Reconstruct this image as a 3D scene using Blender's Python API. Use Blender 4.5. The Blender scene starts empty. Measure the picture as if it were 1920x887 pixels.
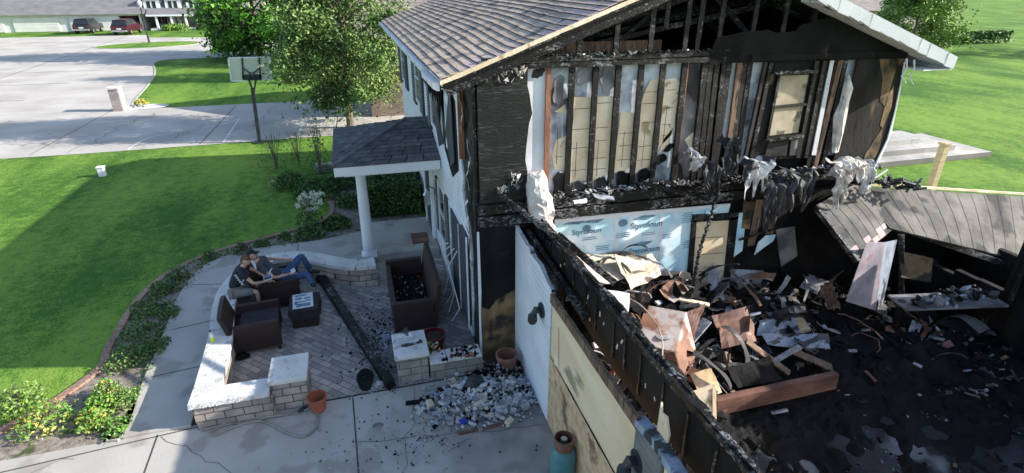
import bpy, bmesh, math, random
from mathutils import Vector, Matrix, Euler, noise
R = math.radians
rnd = random.Random(7)
S = bpy.context.scene
COL = S.collection

# ------------------------------------------------------------------ camera
MR = Matrix(((0.96327, -0.26852, 0.00127), (0.11016, 0.39949, 0.91009), (0.24488, 0.87653, -0.4144)))
FPX = 1058.175
CAM = Vector((-1.6937, -8.1949, 6.2162))
cd = bpy.data.cameras.new('camera'); cam = bpy.data.objects.new('camera', cd); COL.objects.link(cam)
cd.sensor_width = 36; cd.lens = FPX / 1920 * 36; cd.clip_end = 1500; cd.clip_start = .05
m3 = Matrix((MR[0], MR[1], -MR[2])).transposed()
cam.matrix_world = Matrix.Translation(CAM) @ m3.to_4x4()
S.camera = cam
# ------------------------------------------------------------------ light
SUN_EL, SHX, SHY = R(25.4), -0.972, 0.235      # shadows travel towards -x and a little +y
sd = bpy.data.lights.new('sun', 'SUN'); sun = bpy.data.objects.new('sun', sd); COL.objects.link(sun)
sd.energy = 4.8; sd.angle = R(.55); sd.color = (1, .94, .85)
ldir = Vector((SHX * math.cos(SUN_EL), SHY * math.cos(SUN_EL), -math.sin(SUN_EL)))
sun.rotation_euler = ldir.to_track_quat('-Z', 'Y').to_euler()
sun.location = (30, -8, 20)
W = bpy.data.worlds.new('World'); S.world = W; W.use_nodes = True
nt = W.node_tree; bg = nt.nodes['Background']
sky = nt.nodes.new('ShaderNodeTexSky'); sky.sky_type = 'NISHITA'; sky.sun_disc = False
sky.sun_elevation = SUN_EL; sky.sun_rotation = math.atan2(-SHX, -SHY)
nt.links.new(sky.outputs[0], bg.inputs[0]); bg.inputs[1].default_value = .145
S.view_settings.view_transform = 'Standard'; S.view_settings.look = 'None'
S.view_settings.gamma = 1; S.view_settings.exposure = .92
S.render.engine = 'CYCLES'


def at(px, py, x=None, y=None, z=None):
    v = Vector((px - 960, -(py - 443.5), FPX)); r = MR.transposed() @ v
    if x is not None: t = (x - CAM.x) / r.x
    elif y is not None: t = (y - CAM.y) / r.y
    else: t = (z - CAM.z) / r.z
    return CAM + r * t

# ------------------------------------------------------------------ materials
MT = {}
def mat(name, c1, c2=None, scale=3., rough=.8, bump=.0, bscale=None, c3=None, t3=.62, s3=None, metallic=0, stretch=(1, 1, 1), detail=6, spec=.5, lo=.35, hi=.65):
    if name in MT: return MT[name]
    m = bpy.data.materials.new(name); m.use_nodes = True; N = m.node_tree.nodes; L = m.node_tree.links
    b = N['Principled BSDF']; b.inputs['Roughness'].default_value = rough; b.inputs['Metallic'].default_value = metallic
    b.inputs['Specular IOR Level'].default_value = spec
    tc = N.new('ShaderNodeTexCoord'); mp = N.new('ShaderNodeMapping'); mp.inputs['Scale'].default_value = stretch
    L.new(tc.outputs['Object'], mp.inputs[0])
    c2 = c2 or c1
    n = N.new('ShaderNodeTexNoise'); n.inputs['Scale'].default_value = scale; n.inputs['Detail'].default_value = detail
    L.new(mp.outputs[0], n.inputs[0])
    cr = N.new('ShaderNodeValToRGB'); cr.color_ramp.elements[0].position = lo; cr.color_ramp.elements[1].position = hi
    cr.color_ramp.elements[0].color = (*c1, 1); cr.color_ramp.elements[1].color = (*c2, 1)
    L.new(n.outputs[0], cr.inputs[0]); out = cr.outputs[0]
    if c3:
        n3 = N.new('ShaderNodeTexNoise'); n3.inputs['Scale'].default_value = s3 or scale * 2.7; n3.inputs['Detail'].default_value = 5
        L.new(mp.outputs[0], n3.inputs[0])
        r3 = N.new('ShaderNodeValToRGB'); r3.color_ramp.elements[0].position = t3; r3.color_ramp.elements[1].position = t3 + .06
        L.new(n3.outputs[0], r3.inputs[0])
        mx = N.new('ShaderNodeMix'); mx.data_type = 'RGBA'; L.new(r3.outputs[0], mx.inputs[0]); L.new(out, mx.inputs[6]); mx.inputs[7].default_value = (*c3, 1)
        out = mx.outputs[2]
    L.new(out, b.inputs['Base Color'])
    if bump:
        nb = N.new('ShaderNodeTexNoise'); nb.inputs['Scale'].default_value = bscale or scale * 8; nb.inputs['Detail'].default_value = 4
        L.new(mp.outputs[0], nb.inputs[0]); bp = N.new('ShaderNodeBump'); bp.inputs['Strength'].default_value = bump; bp.inputs['Distance'].default_value = .02
        L.new(nb.outputs[0], bp.inputs['Height']); L.new(bp.outputs[0], b.inputs['Normal'])
    MT[name] = m; return m

def char_mat(name, base=(.0055, .005, .005), ash=(.20, .20, .205), amount=.62, cell=22, stretch=(1, 1, 1), rough=.5):
    """charred timber: alligator cells with ash specks"""
    m = bpy.data.materials.new(name); m.use_nodes = True; N = m.node_tree.nodes; L = m.node_tree.links
    b = N['Principled BSDF']; b.inputs['Roughness'].default_value = rough
    tc = N.new('ShaderNodeTexCoord'); mp = N.new('ShaderNodeMapping'); mp.inputs['Scale'].default_value = stretch
    L.new(tc.outputs['Object'], mp.inputs[0])
    v = N.new('ShaderNodeTexVoronoi'); v.inputs['Scale'].default_value = cell; L.new(mp.outputs[0], v.inputs[0])
    v2 = N.new('ShaderNodeTexVoronoi'); v2.feature = 'DISTANCE_TO_EDGE'; v2.inputs['Scale'].default_value = cell; L.new(mp.outputs[0], v2.inputs[0])
    n = N.new('ShaderNodeTexNoise'); n.inputs['Scale'].default_value = 2.2; n.inputs['Detail'].default_value = 9; n.inputs['Roughness'].default_value = .7
    L.new(mp.outputs[0], n.inputs[0])
    cr = N.new('ShaderNodeValToRGB'); cr.color_ramp.elements[0].position = amount; cr.color_ramp.elements[1].position = amount + .14; b.inputs['Specular IOR Level'].default_value = .3
    cr.color_ramp.elements[0].color = (*base, 1); cr.color_ramp.elements[1].color = (*ash, 1)
    mul = N.new('ShaderNodeMath'); mul.operation = 'MULTIPLY_ADD'; L.new(v.outputs['Color'], mul.inputs[0]); mul.inputs[1].default_value = .35
    L.new(n.outputs[0], mul.inputs[2]); L.new(mul.outputs[0], cr.inputs[0]); L.new(cr.outputs[0], b.inputs['Base Color'])
    bp = N.new('ShaderNodeBump'); bp.inputs['Strength'].default_value = .75; bp.inputs['Distance'].default_value = .014
    mn = N.new('ShaderNodeMath'); mn.operation = 'MINIMUM'; L.new(v2.outputs['Distance'], mn.inputs[0]); mn.inputs[1].default_value = .25
    L.new(mn.outputs[0], bp.inputs['Height']); L.new(bp.outputs[0], b.inputs['Normal'])
    MT[name] = m; return m

def brick_mat(name, c1, c2, mortar, w, h, ms=.02, rough=.85, vertical=None, bump=.5, offset=.5, vary=None, nscale=1.3, bias=0, rot=0, stain=None):
    """brick texture laid in the object's own plane. vertical: 'x' wall facing y, 'y' wall facing x, None flat"""
    m = bpy.data.materials.new(name); m.use_nodes = True; N = m.node_tree.nodes; L = m.node_tree.links
    b = N['Principled BSDF']; b.inputs['Roughness'].default_value = rough
    tc = N.new('ShaderNodeTexCoord'); sp = N.new('ShaderNodeSeparateXYZ'); cb = N.new('ShaderNodeCombineXYZ')
    L.new(tc.outputs['Object'], sp.inputs[0])
    if vertical == 'both':
        ad = N.new('ShaderNodeMath'); ad.operation = 'ADD'; L.new(sp.outputs[0], ad.inputs[0]); L.new(sp.outputs[1], ad.inputs[1])
        L.new(ad.outputs[0], cb.inputs[0]); L.new(sp.outputs[2], cb.inputs[1])
    else:
        a, c = {'x': (0, 2), 'y': (1, 2), None: (0, 1), 'slope': (1, 0)}[vertical]
        L.new(sp.outputs[a], cb.inputs[0]); L.new(sp.outputs[c], cb.inputs[1])
    mp = N.new('ShaderNodeMapping'); mp.inputs['Rotation'].default_value = (0, 0, rot); L.new(cb.outputs[0], mp.inputs[0])
    t = N.new('ShaderNodeTexBrick'); L.new(mp.outputs[0], t.inputs[0]); t.offset = offset
    t.inputs['Color1'].default_value = (*c1, 1); t.inputs['Color2'].default_value = (*c2, 1); t.inputs['Mortar'].default_value = (*mortar, 1)
    t.inputs['Scale'].default_value = 1; t.inputs['Brick Width'].default_value = w; t.inputs['Row Height'].default_value = h
    t.inputs['Mortar Size'].default_value = ms; t.inputs['Bias'].default_value = bias; t.inputs['Mortar Smooth'].default_value = .3
    n = N.new('ShaderNodeTexNoise'); n.inputs['Scale'].default_value = nscale; n.inputs['Detail'].default_value = 7; L.new(tc.outputs['Object'], n.inputs[0])
    cr = N.new('ShaderNodeValToRGB'); cr.color_ramp.elements[0].position = .3; cr.color_ramp.elements[1].position = .7
    lo = stain or (.62, .62, .64)
    cr.color_ramp.elements[0].color = (*lo, 1); cr.color_ramp.elements[1].color = (1.15, 1.12, 1.08, 1)
    mx = N.new('ShaderNodeMix'); mx.data_type = 'RGBA'; mx.blend_type = 'MULTIPLY'; mx.inputs[0].default_value = 1
    L.new(n.outputs[0], cr.inputs[0]); L.new(t.outputs[0], mx.inputs[6]); L.new(cr.outputs[0], mx.inputs[7]); L.new(mx.outputs[2], b.inputs['Base Color'])
    if bump:
        bp = N.new('ShaderNodeBump'); bp.inputs['Strength'].default_value = bump; bp.inputs['Distance'].default_value = .01; bp.invert = True
        L.new(t.outputs['Fac'], bp.inputs['Height']); L.new(bp.outputs[0], b.inputs['Normal'])
    MT[name] = m; return m

def siding_mat(name, c1, c2, pitch=.1, bump=.5, soot=None):
    m = bpy.data.materials.new(name); m.use_nodes = True; N = m.node_tree.nodes; L = m.node_tree.links
    b = N['Principled BSDF']; b.inputs['Roughness'].default_value = .55
    tc = N.new('ShaderNodeTexCoord'); sp = N.new('ShaderNodeSeparateXYZ'); L.new(tc.outputs['Object'], sp.inputs[0])
    d = N.new('ShaderNodeMath'); d.operation = 'DIVIDE'; d.inputs[1].default_value = pitch; L.new(sp.outputs[2], d.inputs[0])
    fr = N.new('ShaderNodeMath'); fr.operation = 'FRACT'; L.new(d.outputs[0], fr.inputs[0])
    n = N.new('ShaderNodeTexNoise'); n.inputs['Scale'].default_value = 1.6; n.inputs['Detail'].default_value = 7; L.new(tc.outputs['Object'], n.inputs[0])
    cr = N.new('ShaderNodeValToRGB'); cr.color_ramp.elements[0].position = .34; cr.color_ramp.elements[1].position = .6
    cr.color_ramp.elements[0].color = (*c2, 1); cr.color_ramp.elements[1].color = (*c1, 1)
    L.new(n.outputs[0], cr.inputs[0])
    gt = N.new('ShaderNodeMath'); gt.operation = 'LESS_THAN'; gt.inputs[1].default_value = .09; L.new(fr.outputs[0], gt.inputs[0])
    mx = N.new('ShaderNodeMix'); mx.data_type = 'RGBA'; mx.blend_type = 'MULTIPLY'; L.new(gt.outputs[0], mx.inputs[0]); L.new(cr.outputs[0], mx.inputs[6]); mx.inputs[7].default_value = (.6, .6, .62, 1)
    L.new(mx.outputs[2], b.inputs['Base Color'])
    bp = N.new('ShaderNodeBump'); bp.inputs['Strength'].default_value = bump; bp.inputs['Distance'].default_value = .02; bp.invert = True
    L.new(fr.outputs[0], bp.inputs['Height']); L.new(bp.outputs[0], b.inputs['Normal'])
    MT[name] = m; return m

def grass_mat():
    m = bpy.data.materials.new('lawn_grass'); m.use_nodes = True; N = m.node_tree.nodes; L = m.node_tree.links
    b = N['Principled BSDF']; b.inputs['Roughness'].default_value = .9; b.inputs['Specular IOR Level'].default_value = .15
    tc = N.new('ShaderNodeTexCoord'); prev = None
    def nz(scale, det, st=(1, 1, 1)):
        mp = N.new('ShaderNodeMapping'); mp.inputs['Scale'].default_value = st; L.new(tc.outputs['Object'], mp.inputs[0])
        n = N.new('ShaderNodeTexNoise'); n.inputs['Scale'].default_value = scale; n.inputs['Detail'].default_value = det; n.inputs['Roughness'].default_value = .65; L.new(mp.outputs[0], n.inputs[0]); return n
    a = nz(.35, 6, (1, .35, 1)); c = nz(28, 3); e = nz(3.5, 4)
    ad = N.new('ShaderNodeMath'); ad.operation = 'MULTIPLY_ADD'; L.new(c.outputs[0], ad.inputs[0]); ad.inputs[1].default_value = .55; L.new(a.outputs[0], ad.inputs[2])
    ad2 = N.new('ShaderNodeMath'); ad2.operation = 'MULTIPLY_ADD'; L.new(e.outputs[0], ad2.inputs[0]); ad2.inputs[1].default_value = .5; L.new(ad.outputs[0], ad2.inputs[2])
    cr = N.new('ShaderNodeValToRGB'); cr.color_ramp.elements[0].position = .78; cr.color_ramp.elements[1].position = 1.0
    cr.color_ramp.elements[1].position = .99
    sb = N.new('ShaderNodeMath'); sb.operation = 'MULTIPLY'; sb.inputs[1].default_value = .86; L.new(ad2.outputs[0], sb.inputs[0])
    cr.color_ramp.elements[0].color = (.048, .135, .018, 1); cr.color_ramp.elements[1].color = (.19, .32, .05, 1)
    L.new(sb.outputs[0], cr.inputs[0]); L.new(cr.outputs[0], b.inputs['Base Color'])
    bp = N.new('ShaderNodeBump'); bp.inputs['Strength'].default_value = .7; bp.inputs['Distance'].default_value = .04
    L.new(c.outputs[0], bp.inputs['Height']); L.new(bp.outputs[0], b.inputs['Normal'])
    MT['grass'] = m; return m

def leafm(name, c, c2):
    m = mat(name, c, c2, scale=1.2, rough=.6, spec=.3)
    b = m.node_tree.nodes['Principled BSDF']
    return m

M_grass = grass_mat()
M_conc = mat('concrete', (.40, .375, .34), (.49, .465, .425), scale=.9, rough=.88, bump=.2, bscale=40, c3=(.335, .31, .275), t3=.55, s3=1.3, detail=11)
def stain(m, centre, rad, col, strength):
    N = m.node_tree.nodes; L = m.node_tree.links; b = N['Principled BSDF']; src = b.inputs['Base Color'].links[0].from_socket
    tc = N.new('ShaderNodeTexCoord'); vm = N.new('ShaderNodeVectorMath'); vm.operation = 'DISTANCE'; L.new(tc.outputs['Object'], vm.inputs[0]); vm.inputs[1].default_value = centre
    dv = N.new('ShaderNodeMath'); dv.operation = 'DIVIDE'; L.new(vm.outputs['Value'], dv.inputs[0]); dv.inputs[1].default_value = rad
    n = N.new('ShaderNodeTexNoise'); n.inputs['Scale'].default_value = 1.6; n.inputs['Detail'].default_value = 10; L.new(tc.outputs['Object'], n.inputs[0])
    ma = N.new('ShaderNodeMath'); ma.operation = 'MULTIPLY_ADD'; L.new(n.outputs[0], ma.inputs[0]); ma.inputs[1].default_value = -1.6; L.new(dv.outputs[0], ma.inputs[2])
    mr = N.new('ShaderNodeMapRange'); L.new(ma.outputs[0], mr.inputs[0]); mr.inputs[1].default_value = -.7; mr.inputs[2].default_value = .25; mr.inputs[3].default_value = strength; mr.inputs[4].default_value = 0
    mx = N.new('ShaderNodeMix'); mx.data_type = 'RGBA'; L.new(mr.outputs[0], mx.inputs[0]); L.new(src, mx.inputs[6]); mx.inputs[7].default_value = (*col, 1); L.new(mx.outputs[2], b.inputs['Base Color'])
stain(M_conc, (.2, -1.2, 0), 2.0, (.10, .098, .10), .75)
M_road = mat('road_concrete', (.40, .37, .335), (.53, .50, .46), scale=.4, rough=.9, bump=.15, bscale=20, detail=9)
M_sootconc = mat('sooty_concrete', (.010, .010, .012), (.05, .052, .058), scale=1.1, rough=.85, bump=.5, bscale=30, c3=(.16, .17, .18), t3=.60, s3=1.0, detail=11, spec=.15)
M_joint = mat('joint_dirt', (.07, .062, .055), rough=.95)
M_mulch = mat('mulch', (.17, .135, .11), (.36, .31, .26), scale=9, rough=.95, bump=.8, bscale=60, c3=(.06, .09, .025), t3=.58, s3=3)
M_line = mat('court_paint', (.62, .60, .56), (.75, .74, .70), scale=5, rough=.8)
M_paver = brick_mat('pavers', (.25, .24, .235), (.50, .46, .42), (.15, .14, .13), .24, .12, ms=.007, bump=.6, nscale=.9, rot=R(45))
M_block = brick_mat('wall_blocks', (.36, .30, .27), (.56, .49, .44), (.12, .10, .09), .27, .14, ms=.009, vertical='both', bump=1, nscale=4)
M_cap = mat('cast_cap', (.58, .57, .55), (.74, .73, .71), scale=3, rough=.88, bump=.6, bscale=40, c3=(.46, .45, .43), t3=.58, s3=6, detail=10)
M_edging = brick_mat('edging_brick', (.35, .17, .11), (.42, .27, .2), (.2, .17, .15), .12, .1, ms=.01, bump=.4)
M_siding = siding_mat('white_siding', (.78, .80, .84), (.66, .69, .74), .1)
M_sidsoot = siding_mat('sooty_siding', (.20, .195, .19), (.08, .075, .075), .1, 1)
M_white = mat('white_trim', (.74, .76, .80), (.82, .84, .87), scale=2, rough=.5)
M_wsoot = mat('sooty_white', (.62, .63, .65), (.80, .81, .82), scale=2.5, rough=.6, c3=(.09, .085, .08), t3=.62, s3=4, bump=.3)
M_shut = mat('shutter_slate', (.030, .038, .052), (.045, .055, .075), scale=2, rough=.5)
M_glass = mat('window_glass', (.02, .025, .03), rough=.05, spec=.9)
M_shingle = mat('roof_shingle', (.42, .32, .24), (.55, .44, .35), scale=5, rough=.9, bump=.5, bscale=150, c3=(.15, .135, .14), t3=.55, s3=2.4)
M_shpink = mat('heat_faded_shingle', (.46, .34, .33), (.52, .42, .41), scale=6, rough=.9, bump=.5, bscale=150)
M_shdark = mat('charcoal_shingle', (.06, .063, .07), (.115, .118, .125), scale=7, rough=.9, bump=.4, bscale=150)
M_shold = mat('weathered_shingle', (.085, .08, .075), (.19, .18, .165), scale=2.2, rough=.9, bump=.5, bscale=90, c3=(.03, .03, .031), t3=.51, s3=1.1, detail=10)
M_char = char_mat('charred_timber', amount=.72, cell=42, stretch=(.6, 1, 1))
M_charv = char_mat('charred_stud', stretch=(1, 1, 1.5), amount=.78, cell=34)
M_charh = char_mat('charred_sheathing', base=(.013, .014, .013), ash=(.06, .062, .06), amount=.74, cell=38, stretch=(.22, .22, 1.6), rough=.5)
M_black = mat('soot_black', (.003, .003, .0035), (.012, .0115, .0115), scale=3, rough=.85, bump=.6, bscale=18, spec=.2)
M_soffit_black = mat('burnt_sheathing', (.004, .004, .0045), (.016, .0155, .0155), scale=1.8, rough=.85, bump=.35, bscale=9, c3=(.07, .055, .042), t3=.66, s3=2.5, spec=.2, detail=10, stretch=(1, 1, .5))
M_scorch = mat('scorched_wall', (.006, .006, .0065), (.03, .026, .023), scale=2.2, rough=.8, bump=.5, bscale=9, c3=(.20, .125, .065), t3=.575, s3=1.5, spec=.25, detail=11, stretch=(1, 1, .45))
M_foilsoot = mat('soot_film', (.01, .01, .011), (.09, .085, .085), scale=1.4, rough=.8, c3=(.25, .24, .25), t3=.62, s3=2.4, detail=10, spec=.3)
M_wood = mat('new_wood', (.45, .32, .19), (.60, .46, .30), scale=2, rough=.7, stretch=(1, 1, 8), bump=.2)
M_redwood = mat('scorched_stud', (.22, .085, .045), (.36, .16, .09), scale=3, rough=.7, stretch=(6, 6, .6), bump=.3, c3=(.05, .03, .025), t3=.62)
M_brwood = mat('brown_stud', (.10, .055, .035), (.26, .16, .10), scale=3, rough=.7, stretch=(6, 6, .6), bump=.3, c3=(.02, .018, .017), t3=.56)
M_lath = mat('bare_board', (.72, .56, .38), (.90, .76, .58), scale=2.6, rough=.8, bump=.3, bscale=30, c3=(.42, .31, .19), t3=.62, s3=4)
M_dry = mat('drywall_smoked', (.20, .21, .24), (.66, .70, .76), scale=2.8, rough=.8, bump=.5, bscale=14, c3=(.11, .115, .125), t3=.58, s3=1.9, detail=9, lo=.36, hi=.58)
M_drygrey = mat('drywall_grey', (.10, .095, .10), (.30, .29, .30), scale=2.6, rough=.85, c3=(.5, .52, .56), t3=.60, s3=1.6, detail=9)
M_drywh = mat('drywall_white', (.60, .60, .64), (.80, .80, .84), scale=1.8, rough=.8, c3=(.20, .18, .18), t3=.64, s3=1.7, bump=.2)
M_foam = mat('foam_board_blue', (.46, .74, .86), (.70, .90, .96), scale=1.8, rough=.5, c3=(.86, .94, .97), t3=.55, s3=1.3, bump=.15)
M_print = mat('print_ink', (.08, .15, .23), (.22, .33, .42), scale=8, rough=.7)
M_ply = mat('plywood', (.72, .54, .33), (.86, .70, .50), scale=2.2, rough=.75, stretch=(1, .3, 1), c3=(.34, .27, .18), t3=.61, s3=3, bump=.15)
M_pane = mat('smoked_board', (.34, .28, .19), (.56, .48, .34), scale=2.4, rough=.8, c3=(.14, .11, .08), t3=.58, s3=3, detail=9)
M_osb = mat('strand_board', (.48, .32, .18), (.70, .50, .31), scale=9, rough=.8, c3=(.19, .12, .07), t3=.6, s3=2.2, bump=.3)
M_osbdk = mat('scorched_board', (.035, .024, .015), (.27, .17, .075), scale=2.4, rough=.75, c3=(.02, .016, .012), t3=.52, s3=1.6, bump=.4)
M_rust = mat('rusted_sheet', (.17, .07, .04), (.33, .17, .10), scale=2.5, rough=.65, c3=(.46, .40, .38), t3=.47, s3=1.6, bump=.4, bscale=9)
M_rustdk = mat('rust_brown', (.09, .04, .028), (.24, .115, .08), scale=4, rough=.7, c3=(.38, .33, .27), t3=.64, s3=7, stretch=(.4, 1, 1), bump=.3)
M_insul = mat('insulation_white', (.42, .37, .33), (.80, .75, .70), scale=5, rough=.95, bump=1, bscale=16, c3=(.25, .2, .16), t3=.66)
M_cloth = mat('scorched_cloth', (.40, .40, .41), (.72, .73, .75), scale=4, rough=.9, bump=.5, bscale=9, c3=(.04, .04, .042), t3=.50, s3=3)
M_clothdk = mat('burnt_cloth', (.015, .015, .017), (.06, .06, .065), scale=4, rough=.7, bump=.8, bscale=12, c3=(.4, .4, .41), t3=.64, s3=4)
M_ashlt = mat('ash_chunk', (.22, .22, .235), (.46, .46, .48), scale=7, rough=.9, bump=.4, c3=(.06, .06, .065), t3=.6)
M_rub = mat('pale_rubble', (.42, .43, .46), (.62, .62, .64), scale=9, rough=.9, bump=.4, c3=(.12, .12, .13), t3=.62)
M_plaster = mat('plaster_sheet', (.46, .39, .29), (.74, .67, .54), scale=2.6, rough=.85, bump=.5, c3=(.17, .13, .10), t3=.57, s3=2.2, detail=10)
M_sheetbl = mat('pale_blue_sheet', (.17, .20, .26), (.38, .43, .51), scale=2.4, rough=.6, c3=(.04, .042, .05), t3=.52, s3=2.2, stretch=(1, 3, 1), detail=10)
M_sheetpk = mat('pink_blistered_metal', (.25, .22, .25), (.42, .36, .40), scale=2.6, rough=.6, c3=(.40, .14, .15), t3=.56, s3=1.6, bump=.6, bscale=8, detail=9)
M_metal = mat('bare_metal', (.45, .45, .46), (.62, .62, .62), scale=4, rough=.35, metallic=.8)
M_wicker = mat('brown_wicker', (.022, .011, .009), (.06, .03, .022), scale=60, rough=.6, bump=1, bscale=90, stretch=(1, 1, 2.5))
M_cush = mat('dark_cushion', (.02, .018, .022), (.035, .03, .034), scale=8, rough=.9)
M_terra = mat('terracotta', (.32, .085, .045), (.42, .13, .075), scale=5, rough=.7)
M_terra2 = mat('old_terracotta', (.17, .075, .05), (.28, .13, .09), scale=5, rough=.8, bump=.2)
M_redpot = mat('red_glaze', (.10, .008, .012), (.16, .015, .02), scale=3, rough=.3)
M_soil = mat('potting_soil', (.03, .022, .017), (.06, .045, .03), scale=20, rough=1, bump=.8)
M_bark = mat('bark', (.11, .085, .065), (.21, .17, .13), scale=7, rough=.95, bump=.8, stretch=(3, 3, .6))
L1 = leafm('leaf_dark', (.025, .065, .016), (.045, .10, .025)); L2 = leafm('leaf_mid', (.095, .175, .045), (.15, .24, .065)); L3 = leafm('leaf_light', (.19, .28, .085), (.28, .37, .13))
L4 = leafm('leaf_bright', (.09, .27, .03), (.15, .36, .04)); L5 = leafm('leaf_yellow', (.40, .34, .05), (.55, .45, .12)); L6 = leafm('leaf_red', (.08, .03, .03), (.14, .05, .04))
L7 = leafm('leaf_lime', (.15, .27, .03), (.23, .36, .06)); M_flow = mat('cream_flower', (.65, .66, .50), (.8, .8, .68), scale=9, rough=.8)
stain(M_paver, (-1.2, 1.0, 0), 1.6, (.06, .06, .062), .6)
M_dkmetal = mat('dark_pole', (.018, .022, .028), (.03, .035, .045), scale=3, rough=.45)
M_board = mat('backboard_acrylic', (.50, .56, .44), (.60, .64, .52), scale=1.2, rough=.15)
M_brick = brick_mat('brick_wall', (.17, .115, .09), (.27, .20, .16), (.30, .28, .26), .22, .075, ms=.01, vertical='both', bump=.4, nscale=2)
M_lbrick = brick_mat('pale_brick', (.33, .27, .25), (.44, .38, .36), (.40, .38, .36), .22, .075, ms=.01, vertical='both', bump=.4, nscale=2)
M_farroof = mat('far_shingle', (.15, .15, .16), (.21, .205, .21), scale=.8, rough=.95, stretch=(1, 1, 4))
M_brroof = mat('taupe_shingle', (.20, .175, .165), (.28, .25, .235), scale=1.2, rough=.95, stretch=(1, 1, 4))
M_gdoor = mat('garage_door_white', (.72, .72, .72), (.8, .8, .79), scale=1, rough=.5)
M_skin = mat('skin', (.52, .29, .21), (.60, .36, .27), scale=4, rough=.55)
M_teal = mat('tank_teal', (.06, .19, .205), (.11, .27, .285), scale=3, rough=.45, c3=(.20, .14, .1), t3=.66, s3=4)
M_hose = mat('hose_tan', (.20, .18, .16), (.34, .31, .28), scale=6, rough=.6)
M_paper = mat('newspaper', (.62, .62, .64), (.74, .74, .75), scale=6, rough=.8)
M_deck = brick_mat('deck_white', (.46, .45, .42), (.54, .53, .50), (.22, .21, .20), 2.4, .14, ms=.012, bump=.3, nscale=.8) or mat('deck_w', (.62, .61, .58), (.74, .73, .70), scale=1, rough=.7)

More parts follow.
